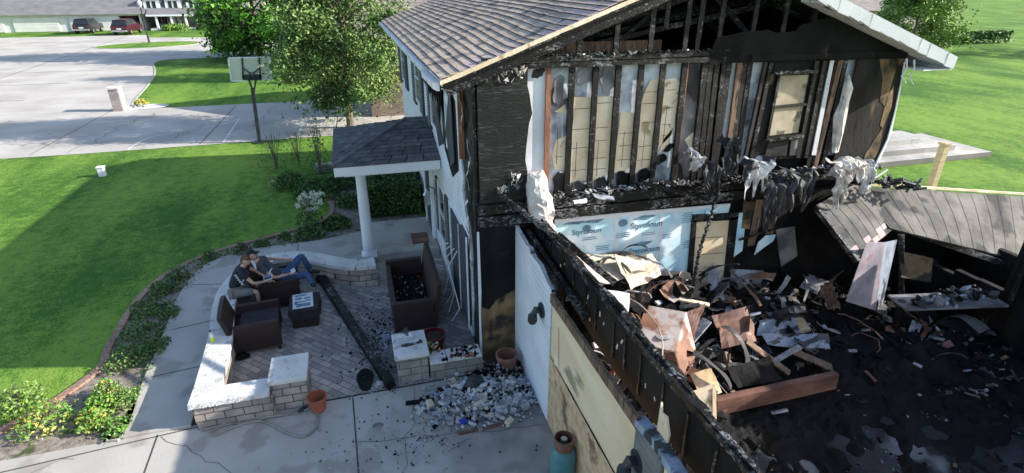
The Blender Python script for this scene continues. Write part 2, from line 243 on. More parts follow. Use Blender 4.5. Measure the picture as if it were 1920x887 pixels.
# ------------------------------------------------------------------ helpers
class MB:
    def __init__(s): s.v = []; s.f = []; s.mi = []
    def add(s, vs, fs, mi=0):
        o = len(s.v); s.v += [Vector(v) for v in vs]; s.f += [tuple(i + o for i in f) for f in fs]; s.mi += [mi] * len(fs)
    def hexa(s, p, mi=0):      # p: 4 bottom, 4 top
        s.add(p, [(3, 2, 1, 0), (4, 5, 6, 7), (0, 1, 5, 4), (1, 2, 6, 5), (2, 3, 7, 6), (3, 0, 4, 7)], mi)
    def box(s, a, b, mi=0):
        x0, y0, z0 = a; x1, y1, z1 = b
        s.hexa([(x0, y0, z0), (x1, y0, z0), (x1, y1, z0), (x0, y1, z0), (x0, y0, z1), (x1, y0, z1), (x1, y1, z1), (x0, y1, z1)], mi)
    def obox(s, c, size, rot=(0, 0, 0), mi=0):
        m = Euler(rot).to_matrix(); h = Vector(size) / 2; c = Vector(c)
        P = [c + m @ Vector((sx * h.x, sy * h.y, sz * h.z)) for sz in (-1, 1) for sx, sy in ((-1, -1), (1, -1), (1, 1), (-1, 1))]
        s.hexa(P, mi)
    def bar(s, a, b, w, t, up=(0, 0, 1), mi=0, wob=0, n=1):
        a = Vector(a); b = Vector(b); d = (b - a).normalized(); u = Vector(up); sd = d.cross(u)
        if sd.length < .05: u = Vector((0, 1, 0)); sd = d.cross(u)
        sd.normalize(); u = sd.cross(d)
        rings = []
        for i in range(n + 1):
            c = a.lerp(b, i / n); k = 1 - wob * rnd.random(); k2 = 1 - wob * rnd.random()
            j = Vector((rnd.uniform(-1, 1), rnd.uniform(-1, 1), rnd.uniform(-1, 1))) * wob * .12 * w
            rings.append([c + j + sd * sx * w / 2 * k + u * sz * t / 2 * k2 for sx, sz in ((-1, -1), (1, -1), (1, 1), (-1, 1))])
        vs = [p for r in rings for p in r]; fs = [(3, 2, 1, 0), tuple(4 * n + i for i in range(4))]
        for i in range(n):
            for k in range(4): fs.append((4 * i + k, 4 * i + (k + 1) % 4, 4 * i + 4 + (k + 1) % 4, 4 * i + 4 + k))
        s.add(vs, fs, mi)
    def prism(s, poly, off, mi=0):
        n = len(poly); off = Vector(off); P = [Vector(p) for p in poly]
        s.add(P + [p + off for p in P], [tuple(range(n))[::-1], tuple(range(n, 2 * n))] + [(i, (i + 1) % n, n + (i + 1) % n, n + i) for i in range(n)], mi)
    def tube(s, path, r, n=8, mi=0, caps=True):
        path = [Vector(p) for p in path]; rr = r if isinstance(r, (list, tuple)) else [r] * len(path)
        vs = []; fs = []
        pu = None
        for i, p in enumerate(path):
            d = (path[min(i + 1, len(path) - 1)] - path[max(i - 1, 0)]).normalized()
            if pu is None: pu = Vector((0, 0, 1)) if abs(d.z) < .9 else Vector((1, 0, 0))
            sd = d.cross(pu).normalized(); pu = sd.cross(d).normalized()
            for k in range(n):
                a = 2 * math.pi * k / n; vs.append(p + (sd * math.cos(a) + pu * math.sin(a)) * rr[i])
        for i in range(len(path) - 1):
            for k in range(n): fs.append((i * n + k, i * n + (k + 1) % n, (i + 1) * n + (k + 1) % n, (i + 1) * n + k))
        if caps: fs += [tuple(range(n))[::-1], tuple((len(path) - 1) * n + k for k in range(n))]
        s.add(vs, fs, mi)
    def lathe(s, c, prof, n=20, mi=0, cap=True):
        c = Vector(c); vs = []; fs = []
        for r, z in prof:
            for k in range(n): a = 2 * math.pi * k / n; vs.append(c + Vector((r * math.cos(a), r * math.sin(a), z)))
        for i in range(len(prof) - 1):
            for k in range(n): fs.append((i * n + k, i * n + (k + 1) % n, (i + 1) * n + (k + 1) % n, (i + 1) * n + k))
        if cap: fs += [tuple(range(n))[::-1], tuple((len(prof) - 1) * n + k for k in range(n))]
        s.add(vs, fs, mi)
    def rock(s, c, r, mi=0, sq=(1, 1, 1), rot=None, amp=.35, seed=None):
        b = bmesh.new(); bmesh.ops.create_icosphere(b, subdivisions=1, radius=1)
        m = Euler(rot or (rnd.random() * 6, rnd.random() * 6, rnd.random() * 6)).to_matrix()
        vs = [Vector(c) + m @ Vector((v.co.x * sq[0], v.co.y * sq[1], v.co.z * sq[2])) * r * (1 + rnd.uniform(-amp, amp)) for v in b.verts]
        fs = [tuple(v.index for v in f.verts) for f in b.faces]; b.free(); s.add(vs, fs, mi)
    def build(s, name, mats, parent=None, smooth=False, local=False, bevel=0, sub=0, origin=None):
        if not isinstance(mats, (list, tuple)): mats = [mats]
        me = bpy.data.meshes.new(name)
        if parent is None or local:
            if local: o0 = Vector((0, 0, 0))
            else:
                xs = [v.x for v in s.v]; ys = [v.y for v in s.v]; zs = [v.z for v in s.v]
                o0 = Vector(((min(xs) + max(xs)) / 2, (min(ys) + max(ys)) / 2, min(zs))) if origin is None else Vector(origin)
        else: o0 = wloc(parent)
        me.from_pydata([v - o0 for v in s.v], [], s.f)
        for m in mats: me.materials.append(m)
        me.polygons.foreach_set('material_index', s.mi)
        if smooth: me.polygons.foreach_set('use_smooth', [True] * len(me.polygons))
        me.update()
        bm = bmesh.new(); bm.from_mesh(me); bmesh.ops.recalc_face_normals(bm, faces=bm.faces)
        if bevel:
            try: bmesh.ops.bevel(bm, geom=[e for e in bm.edges if len(e.link_faces) == 2 and e.calc_face_angle(0) > .5], offset=bevel, segments=2, affect='EDGES', profile=.6)
            except Exception: pass
        bm.to_mesh(me); bm.free()
        o = bpy.data.objects.new(name, me); COL.objects.link(o)
        if parent is not None: o.parent = parent
        if parent is None and not local: o.location = o0
        return o

def wloc(o):
    l = Vector((0, 0, 0))
    while o is not None: l += o.location; o = o.parent
    return l
def tag(o, label, cat, group=None, kind=None):
    if label: o['label'] = label
    if cat: o['category'] = cat
    if group: o['group'] = group
    if kind: o['kind'] = kind
    return o
def thing(name, loc, label, cat, group=None):
    o = bpy.data.objects.new(name, None); COL.objects.link(o); o.location = loc; o.empty_display_size = .2
    return tag(o, label, cat, group)
def kids(o): return [c for c in bpy.data.objects if c.parent == o]
def copy_tree(o, loc, rz=0, label=None, sc=None):
    def rec(a, par):
        c = a.copy(); COL.objects.link(c); c.parent = par
        for k in kids(a): rec(k, c)
        return c
    c = rec(o, None); c.location = loc; c.rotation_euler = (0, 0, rz)
    if sc: c.scale = (sc, sc, sc)
    if label: c['label'] = label
    return c
def sheet(name, pts, z, m, kind='structure', thick=0, parent=None):
    mb = MB(); P = [Vector((p[0], p[1], z)) for p in pts]
    if thick: mb.prism([p - Vector((0, 0, thick)) for p in P], (0, 0, thick))
    else: mb.add(P, [tuple(range(len(P)))])
    o = mb.build(name, m, parent, origin=(0, 0, 0) if parent is None else None)
    if kind and parent is None: o['kind'] = kind
    return o
def G(*px, z=0): return [at(a, b, z=z) for a, b in px]
def smooth_line(P, n=6):
    P = [Vector(p) for p in P]; out = []
    for i in range(len(P) - 1):
        p0 = P[max(i - 1, 0)]; p1 = P[i]; p2 = P[i + 1]; p3 = P[min(i + 2, len(P) - 1)]
        for k in range(n):
            t = k / n
            out.append(.5 * ((2 * p1) + (p2 - p0) * t + (2 * p0 - 5 * p1 + 4 * p2 - p3) * t * t + (3 * p1 - p0 - 3 * p2 + p3) * t ** 3))
    out.append(P[-1]); return out
def strip(mb, line, w, z0, z1, mi=0):
    """a raised ribbon of width w following a line"""
    n = len(line); Lp = []; Rp = []
    for i, p in enumerate(line):
        d = line[min(i + 1, n - 1)] - line[max(i - 1, 0)]; d.z = 0; d.normalize(); nn = Vector((-d.y, d.x, 0))
        Lp.append(p + nn * w / 2); Rp.append(p - nn * w / 2)
    for i in range(n - 1):
        q = [Rp[i], Rp[i + 1], Lp[i + 1], Lp[i]]
        if z1 - z0 > .001: mb.hexa([(a.x, a.y, z0) for a in q] + [(a.x, a.y, z1) for a in q], mi)
        else: mb.add([(a.x, a.y, z1) for a in q], [(0, 1, 2, 3)], mi)

# ------------------------------------------------------------------ ground, roads, paving
sheet('ground', [(-400, -200), (400, -200), (400, 500), (-400, 500)], -.012, M_grass)
sheet('patio_base', [(-5.9, -.9), (.9, -.9), (.9, 6), (-2, 6), (-3, 4.6), (-4.7, 4.6)], -.004, M_joint)
# basketball court and road
sheet('court', [(-80, 16.9), (-11.8, 16.95), (-2.8, 17.3), (0.9, 17.5), (0.9, 25.6), (-4.6, 25.7), (-11.5, 25.75), (-13.1, 25.8), (-80, 25.8)], .0, M_road)
rp = G((240, 205), (258, 182), (275, 163), (288, 145), (291, 132), (288, 120), (300, 114), (340, 111), (430, 107))
sheet('road', [(-80, 25.8)] + [(p.x, p.y) for p in rp] + [(30, 49), (30, 58), (-12, 62), (-14, 74), (-80, 74)], .004, M_road)
def arc_lines(name, polys, w):
    mb = MB()
    for pl in polys: strip(mb, smooth_line(G(*pl, z=.008), 5), w, .008, .008)
    o = mb.build(name, M_line, None, origin=(0, 0, 0)); o['kind'] = 'structure'
arc_lines('court_lines', [[(239, 281), (252, 272), (280, 258), (330, 248), (420, 232), (448, 222), (470, 217), (510, 213), (560, 210), (620, 211), (660, 217), (700, 226)],
                          [(418, 268), (430, 250), (448, 223)], [(560, 252), (565, 236), (568, 221)], [(172, 231), (230, 226), (330, 222)]], .09)
isl = [(-21.4 + 4.7 * math.cos(a), 61 + 3.2 * math.sin(a) + .6 * math.cos(a)) for a in [i * math.pi / 16 for i in range(32)]]
sheet('lawn_island', isl, .016, M_grass)
sheet('lawn_islet', G((378, 97), (400, 93.5), (460, 92), (640, 90), (640, 97), (448, 98)), .016, M_grass)
sheet('front_lawn', [(-24, 70.3), (-17, 68.5), (0, 68), (0, 81), (-17, 80.5), (-24, 80), (-25, 75)], .016, M_grass)
mbc = MB(); strip(mbc, smooth_line([Vector(p) for p in rp], 4), .10, 0, .04); cu = mbc.build('kerb', M_conc, None, origin=(0, 0, 0)); cu['kind'] = 'structure'
ic = [Vector((x, y, 0)) for x, y in isl] + [Vector((*isl[0], 0))]
mbc = MB(); strip(mbc, ic, .10, 0, .04); cu = mbc.build('kerb', M_conc, None, origin=(0, 0, 0)); cu['kind'] = 'structure'
# garden bed between brick edging and curved walk
edge = [Vector((-14, -.62, 0)), Vector((-10, -.2, 0)), Vector((-7.6, .05, 0))] + G((172, 705), (205, 650), (250, 575), (287, 535), (330, 505), (385, 480), (440, 462), (500, 446), (560, 430), (605, 415), (622, 398), (619, 378), (600, 360), (590, 345))
edge = smooth_line(edge, 5)
walkL = smooth_line(G((222, 829), (240, 805), (255, 765), (270, 715), (285, 680), (300, 645), (315, 610), (330, 570), (352, 532), (385, 500), (425, 482), (470, 470), (530, 462), (600, 453), (655, 441), (700, 432)), 3)
sheet('garden_bed', [(p.x, p.y) for p in edge] + [(-1.5, 11.6), (-.2, 11.6), (-.2, 6.3), (-1.8, 5.5)] + [(p.x, p.y) for p in reversed(walkL[:-4])] + [(-5.9, -.62), (-14, -.66)], -.004, M_mulch)
mbe = MB(); strip(mbe, edge, .13, -.01, .035); eo = mbe.build('bed_edging', M_edging, None, origin=(0, 0, 0)); eo['kind'] = 'structure'
sheet('walkway', [(p.x, p.y) for p in walkL] + [(-1.6, 6.2), (-1.6, 3.2), (-2.6, 3.9), (-3.3, 4.35), (-4.4, 4.4), (-4.7, 3.6), (-4.62, -.5), (-5.75, -.52)], .045, M_conc, thick=.06)
sheet('driveway', [(-5.8, -.50), (.9, -.41), (.9, -14), (-24, -14), (-24, -.75)], .004, M_conc)
jm = MB()
for a, b in (((296, 816), (262, 912)), ((661.7, 746), (678, 960)), ((0, 887), (372, 801))):
    strip(jm, [at(*a, z=0), at(*b, z=0)], .022, .0082, .0082)
strip(jm, [Vector((-24, -4.4, 0)), Vector((.6, -4.1, 0))], .02, .0082, .0082)
def crack(a, b, w=.007, z=.0084, amp=.05):
    a = Vector(a); b = Vector(b); n = 14; nn = Vector((-(b - a).y, (b - a).x, 0)).normalized()
    strip(jm, [a.lerp(b, i / n) + nn * amp * noise.noise(Vector((i * .8, a.x * 3, a.y))) * 2 for i in range(n + 1)], w, z, z)
crack((-5.0, -.6, 0), (-3.2, -2.2, 0)); crack((-2.2, -1.5, 0), (.5, -1.9, 0)); crack((-7.5, -1.4, 0), (-6.1, -.7, 0)); crack((-1.2, -.5, 0), (-1.6, -2.4, 0), .006)
for k in range(10): crack((-22 + 3.1 * k, 17.1 + (k % 3), 0), (-20.6 + 3.0 * k, 21 + 3.5 * (k % 2), 0), .022, .0086, .3)
for xx in (-38, -32, -26, -20, -14, -8, -2.6): strip(jm, [Vector((xx, 17.25, 0)), Vector((xx + .2, 25.5, 0))], .035, .0086, .0086)
for yy in (30, 36, 42, 52, 60, 67): strip(jm, [Vector((-60, yy, 0)), Vector((-19.5 + (yy > 48) * 2, yy, 0))], .06, .0126, .0126)
strip(jm, [Vector((-24, 27, 0)), Vector((-27, 74, 0))], .06, .0126, .0126)
for a, b in (((282, 707), (386, 684)), ((322, 618), (400, 600)), ((352, 534), (425, 532)), ((466, 471), (470, 492)), ((560, 458), (556, 476))):
    strip(jm, [at(*a, z=.05), at(*b, z=.05)], .018, .0492, .0492)
jo = jm.build('paving_joints', M_joint, None, origin=(0, 0, 0)); jo['kind'] = 'structure'
pv = [(-4.3, -.44), (.02, -.40), (.02, 4.7), (-1.7, 4.5), (-1.75, 3.4), (-2.4, 3.5), (-2.8, 3.9), (-3.4, 4.25), (-4.1, 4.2), (-4.4, 3.6), (-4.45, 2.6)]
sheet('patio_paving', pv, .012, M_paver)
mb = MB(); mb.box((-1.82, 4.47, -.02), (-.02, 6.55, .16)); ps = mb.build('porch_slab', M_conc, None, origin=(0, 0, 0), bevel=.015); ps['kind'] = 'structure'
sheet('garage_floor', [(.95, -12), (10.7, -12), (10.7, .0), (.95, .0)], .012, M_sootconc)

# ------------------------------------------------------------------ burned house
house = thing('burned_house', (0, 0, 0), 'two-storey white house burned open on its gable side, with attached gutted garage', 'house')
HL = 12.0; ZE = 4.93
def P(name, mb, m, parent=house, **k): return mb.build(name, m, parent, **k)
def sl_left(x): return 4.95 + .368 * (x + .47)
def sl_right(x): return 5.92 - .353 * (x - 5.9)
RX = 3.99; RZ = sl_left(RX)
# facade wall with openings simply backed; jagged siding near the fire corner
fw = MB()
jag = [(.62, .5), (.50, .9), (.58, 1.3), (.50, 1.7), (.55, 2.1), (.66, 2.35), (.95, 2.5), (1.15, 2.8), (1.0, 3.1), (1.25, 3.4), (1.05, 3.8), (1.3, 4.2), (1.1, 4.6), (1.25, 4.86)]
poly = [(0, .62, .06)] + [(0, a, b) for a, b in jag] + [(0, HL, 4.86), (0, HL, .06)]
fw.prism(poly, (.10, 0, 0)); P('facade_siding', fw, M_siding)
mb = MB(); mb.box((.10, .0, 0), (.22, HL, 4.93)); P('facade_frame', mb, M_black)
mb = MB(); mb.prism([(.035, 0, 0), (.035, .7, 0), (.035, .75, 2.4), (.035, 1.5, 2.6), (.035, 1.5, 4.9), (.035, 0, 4.9)], (.06, 0, 0)); P('corner_sheathing', mb, M_charv)
mb = MB(); mb.box((-.01, .0, 0), (.05, .10, 4.95)); P('corner_post', mb, M_charv)
mb = MB(); mb.box((.22, HL, 0), (7.9, HL + .1, 4.9)); P('far_wall', mb, M_siding)
mb = MB(); mb.box((7.8, .0, 0), (7.9, HL, 4.9)); P('side_wall', mb, M_siding)
# tattered siding scraps and melted curls near the corner
for k, (yy, z0, z1) in enumerate(((.30, 3.1, 3.9), (.62, 2.4, 3.3), (.78, 3.9, 4.8), (.42, 1.6, 2.6))):
    mb = MB(); pts = []
    for i in range(9):
        t = i / 8; pts.append(Vector((-.03 - .05 * rnd.random(), yy + .14 * math.sin(t * 7 + k) , z0 + (z1 - z0) * t)))
    for i in range(8):
        w = .10 + .06 * rnd.random()
        mb.prism([pts[i], pts[i + 1], pts[i + 1] + Vector((.02, w, 0)), pts[i] + Vector((.02, w * .8, 0))], (.006, 0, 0))
    P('melted_siding', mb, M_wsoot)
mb = MB(); mb.bar((-.02, .95, 3.45), (-.02, .95, 4.8), .06, .09, up=(1, 0, 0)); P('exposed_stud', mb, M_redwood)
# facade openings
def facade_window(y0, y1, z0, z1, name='window'):
    f = MB(); t = .07
    for a, b in (((y0 - t, z0 - t), (y1 + t, z0)), ((y0 - t, z1), (y1 + t, z1 + t)), ((y0 - t, z0), (y0, z1)), ((y1, z0), (y1 + t, z1)), ((y0, (z0 + z1) / 2 - .02), (y1, (z0 + z1) / 2 + .02))):
        f.box((-.045, a[0], a[1]), (.01, b[0], b[1]))
    w = P(name, f, M_white); g = MB(); g.box((-.02, y0, z0), (.004, y1, z1)); P('pane', g, M_glass, w); return w
def shutter(y0, y1, z0, z1, tilt=0):
    s_ = MB(); s_.box((-.05, y0, z0), (-.005, y1, z1))
    n = int((z1 - z0) / .07)
    for i in range(n):
        z = z0 + .06 + i * (z1 - z0 - .1) / n
        s_.obox((-.058, (y0 + y1) / 2, z), (.012, (y1 - y0) - .08, .045), (0, R(35), 0))
    o = P('shutter', s_, M_shut)
    return o
for y0, y1 in ((10.3, 11.2), (6.55, 7.35)): facade_window(y0, y1, 3.3, 4.5)
for y0, y1 in ((11.3, 11.9), (9.55, 10.2), (7.45, 8.0), (5.85, 6.45), (4.6, 4.95)): shutter(y0, y1, 3.1, 4.62)
facade_window(3.5, 4.5, 3.3, 4.6)
mb = MB(); mb.prism([(-.06, 2.75, 3.25), (-.10, 3.1, 3.1), (-.16, 3.3, 3.9), (-.05, 3.2, 4.55), (-.12, 3.0, 4.6), (-.05, 2.7, 4.5), (-.14, 2.85, 3.9)], (.02, 0, 0)); P('warped_shutter', mb, M_shut)
mb = MB(); mb.prism([(-.05, 1.6, 3.2), (-.08, 1.85, 3.05), (-.12, 2.0, 3.7), (-.04, 1.95, 4.4), (-.06, 1.7, 4.6)], (.02, 0, 0)); P('warped_shutter', mb, M_shut)
mb = MB(); mb.box((-.02, 2.05, 3.2), (.0, 2.65, 4.6)); P('scorched_window', mb, M_dry)
mb = MB(); mb.prism([(-.012, 2.1, 2.75), (-.012, 2.9, 3.1), (-.012, 2.7, 3.6), (-.012, 3.3, 4.1), (-.012, 2.4, 4.6), (-.012, 1.5, 4.3), (-.012, 1.4, 3.1)], (.008, 0, 0)); P('soot_scar', mb, M_black)
# ground floor
shutter(4.15, 4.42, .72, 2.05); facade_window(3.25, 4.05, .75, 2.0); shutter(2.66, 3.1, .62, 2.05)
facade_window(1.35, 2.5, .75, 2.05)
mb = MB(); mb.box((-.07, .62, .30), (-.02, 2.15, 2.1)); P('dark_storm_panel', mb, M_shut)
mb = MB(); mb.box((-.075, .56, .26), (-.055, .62, 2.14)); mb.box((-.085, 1.3, .3), (-.071, 1.33, 2.1)); P('panel_trim', mb, M_wsoot)
for k in range(4):
    mb = MB(); y = 1.4 + .35 * k
    mb.tube([(-.1, y, 1.5 - .1 * k), (-.22, y + .4, 1.0), (-.13, y + .25 * (k % 2) - .2, .35), (-.28, y - .1, .03)], .012, 6); P('dangling_trim', mb, M_white)
# front door with side pilasters
door = MB(); door.box((-.06, 5.25, .17), (-.015, 6.15, 2.2)); d = P('front_door', door, M_shut)
for z0, z1 in ((.3, 1.0), (1.1, 2.05)):
    for a, b in ((5.33, 5.66), (5.74, 6.07)): mb = MB(); mb.box((-.075, a, z0), (-.062, b, z1)); P('door_panel', mb, M_shut, d)
mb = MB(); mb.rock((-.11, 5.34, 1.1), .035, amp=.05); P('door_knob', mb, M_metal, d)
for y0, y1 in ((5.0, 5.2), (6.2, 6.4)): mb = MB(); mb.box((-.09, y0, .17), (-.01, y1, 2.35)); P('door_pilaster', mb, M_white)
mb = MB(); mb.box((-.1, 4.95, 2.25), (-.012, 6.45, 2.38)); P('door_head', mb, M_white)
mb = MB(); mb.box((-.05, 8.3, .7), (-.01, 8.7, 1.95)); mb.box((-.05, 9.6, .7), (-.01, 10, 1.95)); P('shutter', mb, M_shut)
facade_window(8.75, 9.55, .75, 1.9)
# lantern by the door
ln = MB(); ln.lathe((-.22, 4.75, 1.35), [(.02, -.16), (.07, -.12), (.075, .1), (.10, .12), (.03, .22), (.01, .26)], 8); la = P('porch_lantern', ln, M_metal)
mb = MB(); mb.tube([(-.22, 4.75, 1.6), (-.16, 4.75, 1.68), (-.03, 4.75, 1.6), (-.03, 4.75, 1.45)], .014, 6); P('bracket', mb, M_dkmetal, la)
# eave: fascia, gutter, soffit
mb = MB(); mb.box((-.47, -.12, 4.80), (-.45, HL + .3, 4.95)); P('fascia', mb, M_white)
mb = MB()
g = [(-.475, 4.93), (-.58, 4.93), (-.57, 4.84), (-.52, 4.81), (-.475, 4.81)]
mb.prism([(a, 1.2, b) for a, b in g], (0, HL - .9, 0)); mb.prism([(a - .02, -.1, b - .03) for a, b in g], (0, 1.25, -.02)); P('gutter', mb, M_wsoot)
mb = MB(); mb.box((-.45, .1, 4.80), (0, HL + .2, 4.815)); P('soffit', mb, M_wsoot)
mb = MB()
for i in range(14):
    y = .1 + i * .14; mb.tube([(-.47, y, 4.82), (-.5 + .03 * rnd.random(), y + .02, 4.72 - .09 * rnd.random()), (-.47, y + .03, 4.62 - .16 * rnd.random())], [.012, .018, .004], 5)
P('melted_drips', mb, M_black)

def roof_slope(name, x0, z0, slope, length, ya, yb, sgn, mats, exp=.155, tab=.34, sag=None, parent=house, pink=None, skip=None):
    """courses of shingle tabs. x0 is the eave, sgn the direction up the slope"""
    mb = MB(); n = int(length / exp); cs = 1 / math.sqrt(1 + slope * slope)
    for i in range(n + 1):
        d0 = i * exp; d1 = min(length, d0 + exp + .05)
        y = ya - rnd.random() * tab * .6 if i % 2 else ya - tab * .3
        y = ya
        first = True
        while y < yb:
            w = tab * rnd.uniform(.75, 1.1); 
            if first: w *= .5 + .5 * rnd.random(); first = False
            y2 = min(yb, y + w)
            dd = d0 - rnd.choice((0, 0, .009)) ; h = .024 + rnd.random() * .005
            def pt(d, yy, up):
                x = x0 + sgn * d * cs; z = z0 + slope * d * cs
                if sag: z += sag(x, yy)
                return (x, yy, z + up)
            if dd < 0: dd = 0
            p = [pt(dd, y, 0), pt(dd, y2 - .006, 0), pt(d1, y2 - .006, -.004), pt(d1, y, -.004)]
            q = [pt(dd, y, h), pt(dd, y2 - .006, h), pt(d1, y2 - .006, .006), pt(d1, y, .006)]
            mi = 0
            if pink and rnd.random() < pink(d0, y): mi = 1
            elif rnd.random() < .22: mi = 2
            mb.hexa(p + q, mi); mb.mi[-4] = 3; y = y2  # butt face: black cut asphalt, darkened to paint the course shadow line
    return mb.build(name, mats, parent)
def dark_sh():
    return mat('roof_shingle_dark', (.29, .235, .19), (.40, .33, .28), scale=5, rough=.9, bump=.5, bscale=150)
rl = math.hypot(RX + .5, RZ - 4.94)
sag1 = lambda x, y: -.05 * math.exp(-((y - .5) / 1.6) ** 2) * (1 + math.sin(x * 2.1))
roof_slope('roof_slope', -.5, 4.95, .368, rl, -.16, HL + .3, 1, [M_shingle, M_shpink, dark_sh(), mat('shaded_asphalt_edge', (.02, .018, .018), (.04, .036, .035), scale=9, rough=.95)], sag=sag1,
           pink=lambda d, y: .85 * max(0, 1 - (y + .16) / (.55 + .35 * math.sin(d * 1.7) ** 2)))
mb = MB(); mb.prism([(-.49, -.14, 4.83), (RX, -.14, RZ - .12), (RX, -.14, RZ - .17), (-.4, -.14, 4.80)], (0, HL + .4, 0)); P('roof_deck', mb, M_black)
mb = MB(); mb.prism([(8.5, -.4, sl_right(8.5) + .02), (RX, -.4, RZ + .02), (RX, -.4, RZ - .10), (8.45, -.4, sl_right(8.5) - .06)], (0, HL + .7, 0)); P('roof_slope', mb, M_shdark)
# rake: bare wood strip and charred rafter on left, white fascia on right
mb = MB(); n = 18
for i in range(n):
    x0 = -.5 + i * (RX + .5) / n; x1 = x0 + (RX + .5) / n
    mb.hexa([(x0, -.185, sl_left(x0) - .075 + rnd.uniform(-.008, .008)), (x1, -.185, sl_left(x1) - .075), (x1, -.162, sl_left(x1) - .075), (x0, -.162, sl_left(x0) - .075),
             (x0, -.185, sl_left(x0) - .012), (x1, -.185, sl_left(x1) - .012), (x1, -.162, sl_left(x1) - .012), (x0, -.162, sl_left(x0) - .012)])
P('rake_strip', mb, M_lath)
mb = MB(); mb.bar((-.42, -.1, sl_left(-.42) - .18), (RX, -.1, RZ - .18), .08, .2, wob=.12, n=24); P('rake_rafter', mb, M_char)
mb = MB(); n = 14
for i in range(n):
    x0 = 5.3 + i * 3.2 / n; x1 = x0 + 3.2 / n; j0 = rnd.uniform(-.03, .03)
    z0 = sl_right(x0); z1 = sl_right(x1)
    mb.hexa([(x0, -.43, z0 - .20 + j0), (x1, -.43, z1 - .20), (x1, -.405, z1 - .20), (x0, -.405, z0 - .20 + j0), (x0, -.45 + j0 * .4, z0 + .0), (x1, -.45, z1), (x1, -.405, z1), (x0, -.405, z0)])
P('rake_fascia', mb, M_white)
mb = MB(); mb.prism([(5.4, -.40, sl_right(5.4) - .2), (8.5, -.40, sl_right(8.5) - .2), (8.5, -.40, sl_right(8.5) - .17), (5.4, -.40, sl_right(5.4) - .17)], (0, .4, 0)); P('rake_soffit', mb, M_wsoot)
mb = MB(); mb.box((7.9, -.38, 4.78), (8.48, HL, 4.80)); mb.box((8.46, -.4, 4.78), (8.5, HL, 5.0)); P('soffit', mb, M_white)
for a in ((1700, 110), (1714, 112)):
    p = at(*a, y=-.3); mb = MB(); mb.tube([p, p + Vector((.06, 0, -.15)), p + Vector((.02, .02, -.3)), p + Vector((.14, 0, -.42))], [.02, .012, .014, .006], 5); P('dangling_vinyl', mb, M_white)
# attic: floor, far darkness, trusses
mb = MB(); mb.box((.25, .1, 5.02), (7.7, HL, 5.10)); P('attic_floor', mb, M_black)
mb = MB(); mb.prism([(.1, HL, 4.9), (7.8, HL, 4.9), (RX, HL, RZ - .05)], (0, .08, 0)); P('far_gable', mb, M_siding)
for k, yy in enumerate((.75, 1.4, 2.1)):
    for (xa, za, xb, zb) in ((1.0, 5.2, 4.6, 6.2), (RX, 6.4, 2.5, 5.2), (2.3, 5.7, 2.6, 5.15), (5.3, 5.2, RX, 6.3), (7.0, 5.25, 4.4, 6.2), (2.2, 5.25, 5.9, 5.9)):
        mb = MB(); j = rnd.uniform(-.25, .25); mb.bar((xa + j, yy, za), (xb + j, yy + .1, zb), .05, .1, wob=.3, n=8); P('attic_truss', mb, M_char)
mb = MB(); mb.box((1.3, .55, 5.12), (3.3, .62, 5.32)); P('attic_plank', mb, M_brwood)
# top plate
for za, zb, ya in ((5.02, 5.10, -.03), (5.115, 5.19, -.02)):
    mb = MB(); mb.bar((.15, ya + .05, (za + zb) / 2), (7.75, ya + .05, (za + zb) / 2), zb - za, .11, up=(0, 1, 0), wob=.12, n=40); P('top_plate', mb, M_char)
mb = MB(); 
for i in range(160):
    x = rnd.uniform(.7, 4.6); mb.obox((x, rnd.uniform(-.03, .08), 5.2), (rnd.uniform(.02, .12), rnd.uniform(.01, .04), rnd.uniform(.008, .03)), (rnd.uniform(-.7, .7), rnd.uniform(-.7, .7), rnd.random() * 3), 0 if rnd.random() < .88 else 1)
P('plate_debris', mb, [M_charh, M_insul]).__setitem__('kind', 'stuff')
# gable studs above the plate
for (xt, xb, w) in ((1015, 1017, .05), (1086, 1085, .055), (1157, 1153, .055), (1222, 1217, .05), (1290, 1281, .055), (1352, 1343, .05), (1409, 1403, .06), (1465, 1458, .06), (1521, 1512, .06), (1318, 1305, .04), (1250, 1243, .03)):
    b = at(xb, 100, y=.0); b.z = 5.18; t = b.copy(); t.z = min(sl_left(b.x), sl_right(b.x)) - .15; t.x += .01
    if xb in (1243,): b.z = 5.55
    mb = MB(); mb.bar(b, t, w, .09, up=(1, 0, 0), wob=.25, n=10); P('gable_stud', mb, M_charv)
# burnt gable sheathing on the right
gp = [(1330, 100), (1342, 70), (1365, 66), (1390, 60), (1415, 58), (1440, 56), (1452, 61), (1475, 60), (1490, 58), (1500, 46), (1512, 44), (1528, 36), (1545, 36), (1560, 22)]
pts = [at(a, b, y=.0) for a, b in gp]
pts = [Vector((p.x, -.035, p.z)) for p in pts]; xr = pts[-1].x
pts += [Vector((x, -.035, sl_right(x) - .12)) for x in (xr + .1, 6.6, 7.3, 7.85)] + [Vector((7.85, -.035, 4.95)), Vector((pts[0].x, -.035, 5.0))]
mb = MB(); mb.prism(pts, (0, .03, 0)); P('gable_sheathing', mb, M_soffit_black)
mb = MB(); mb.bar((4.6, -.06, 5.06), (7.8, -.06, 5.04), .1, .04, up=(0, 1, 0), wob=.08, n=12); P('gable_band', mb, M_soffit_black)

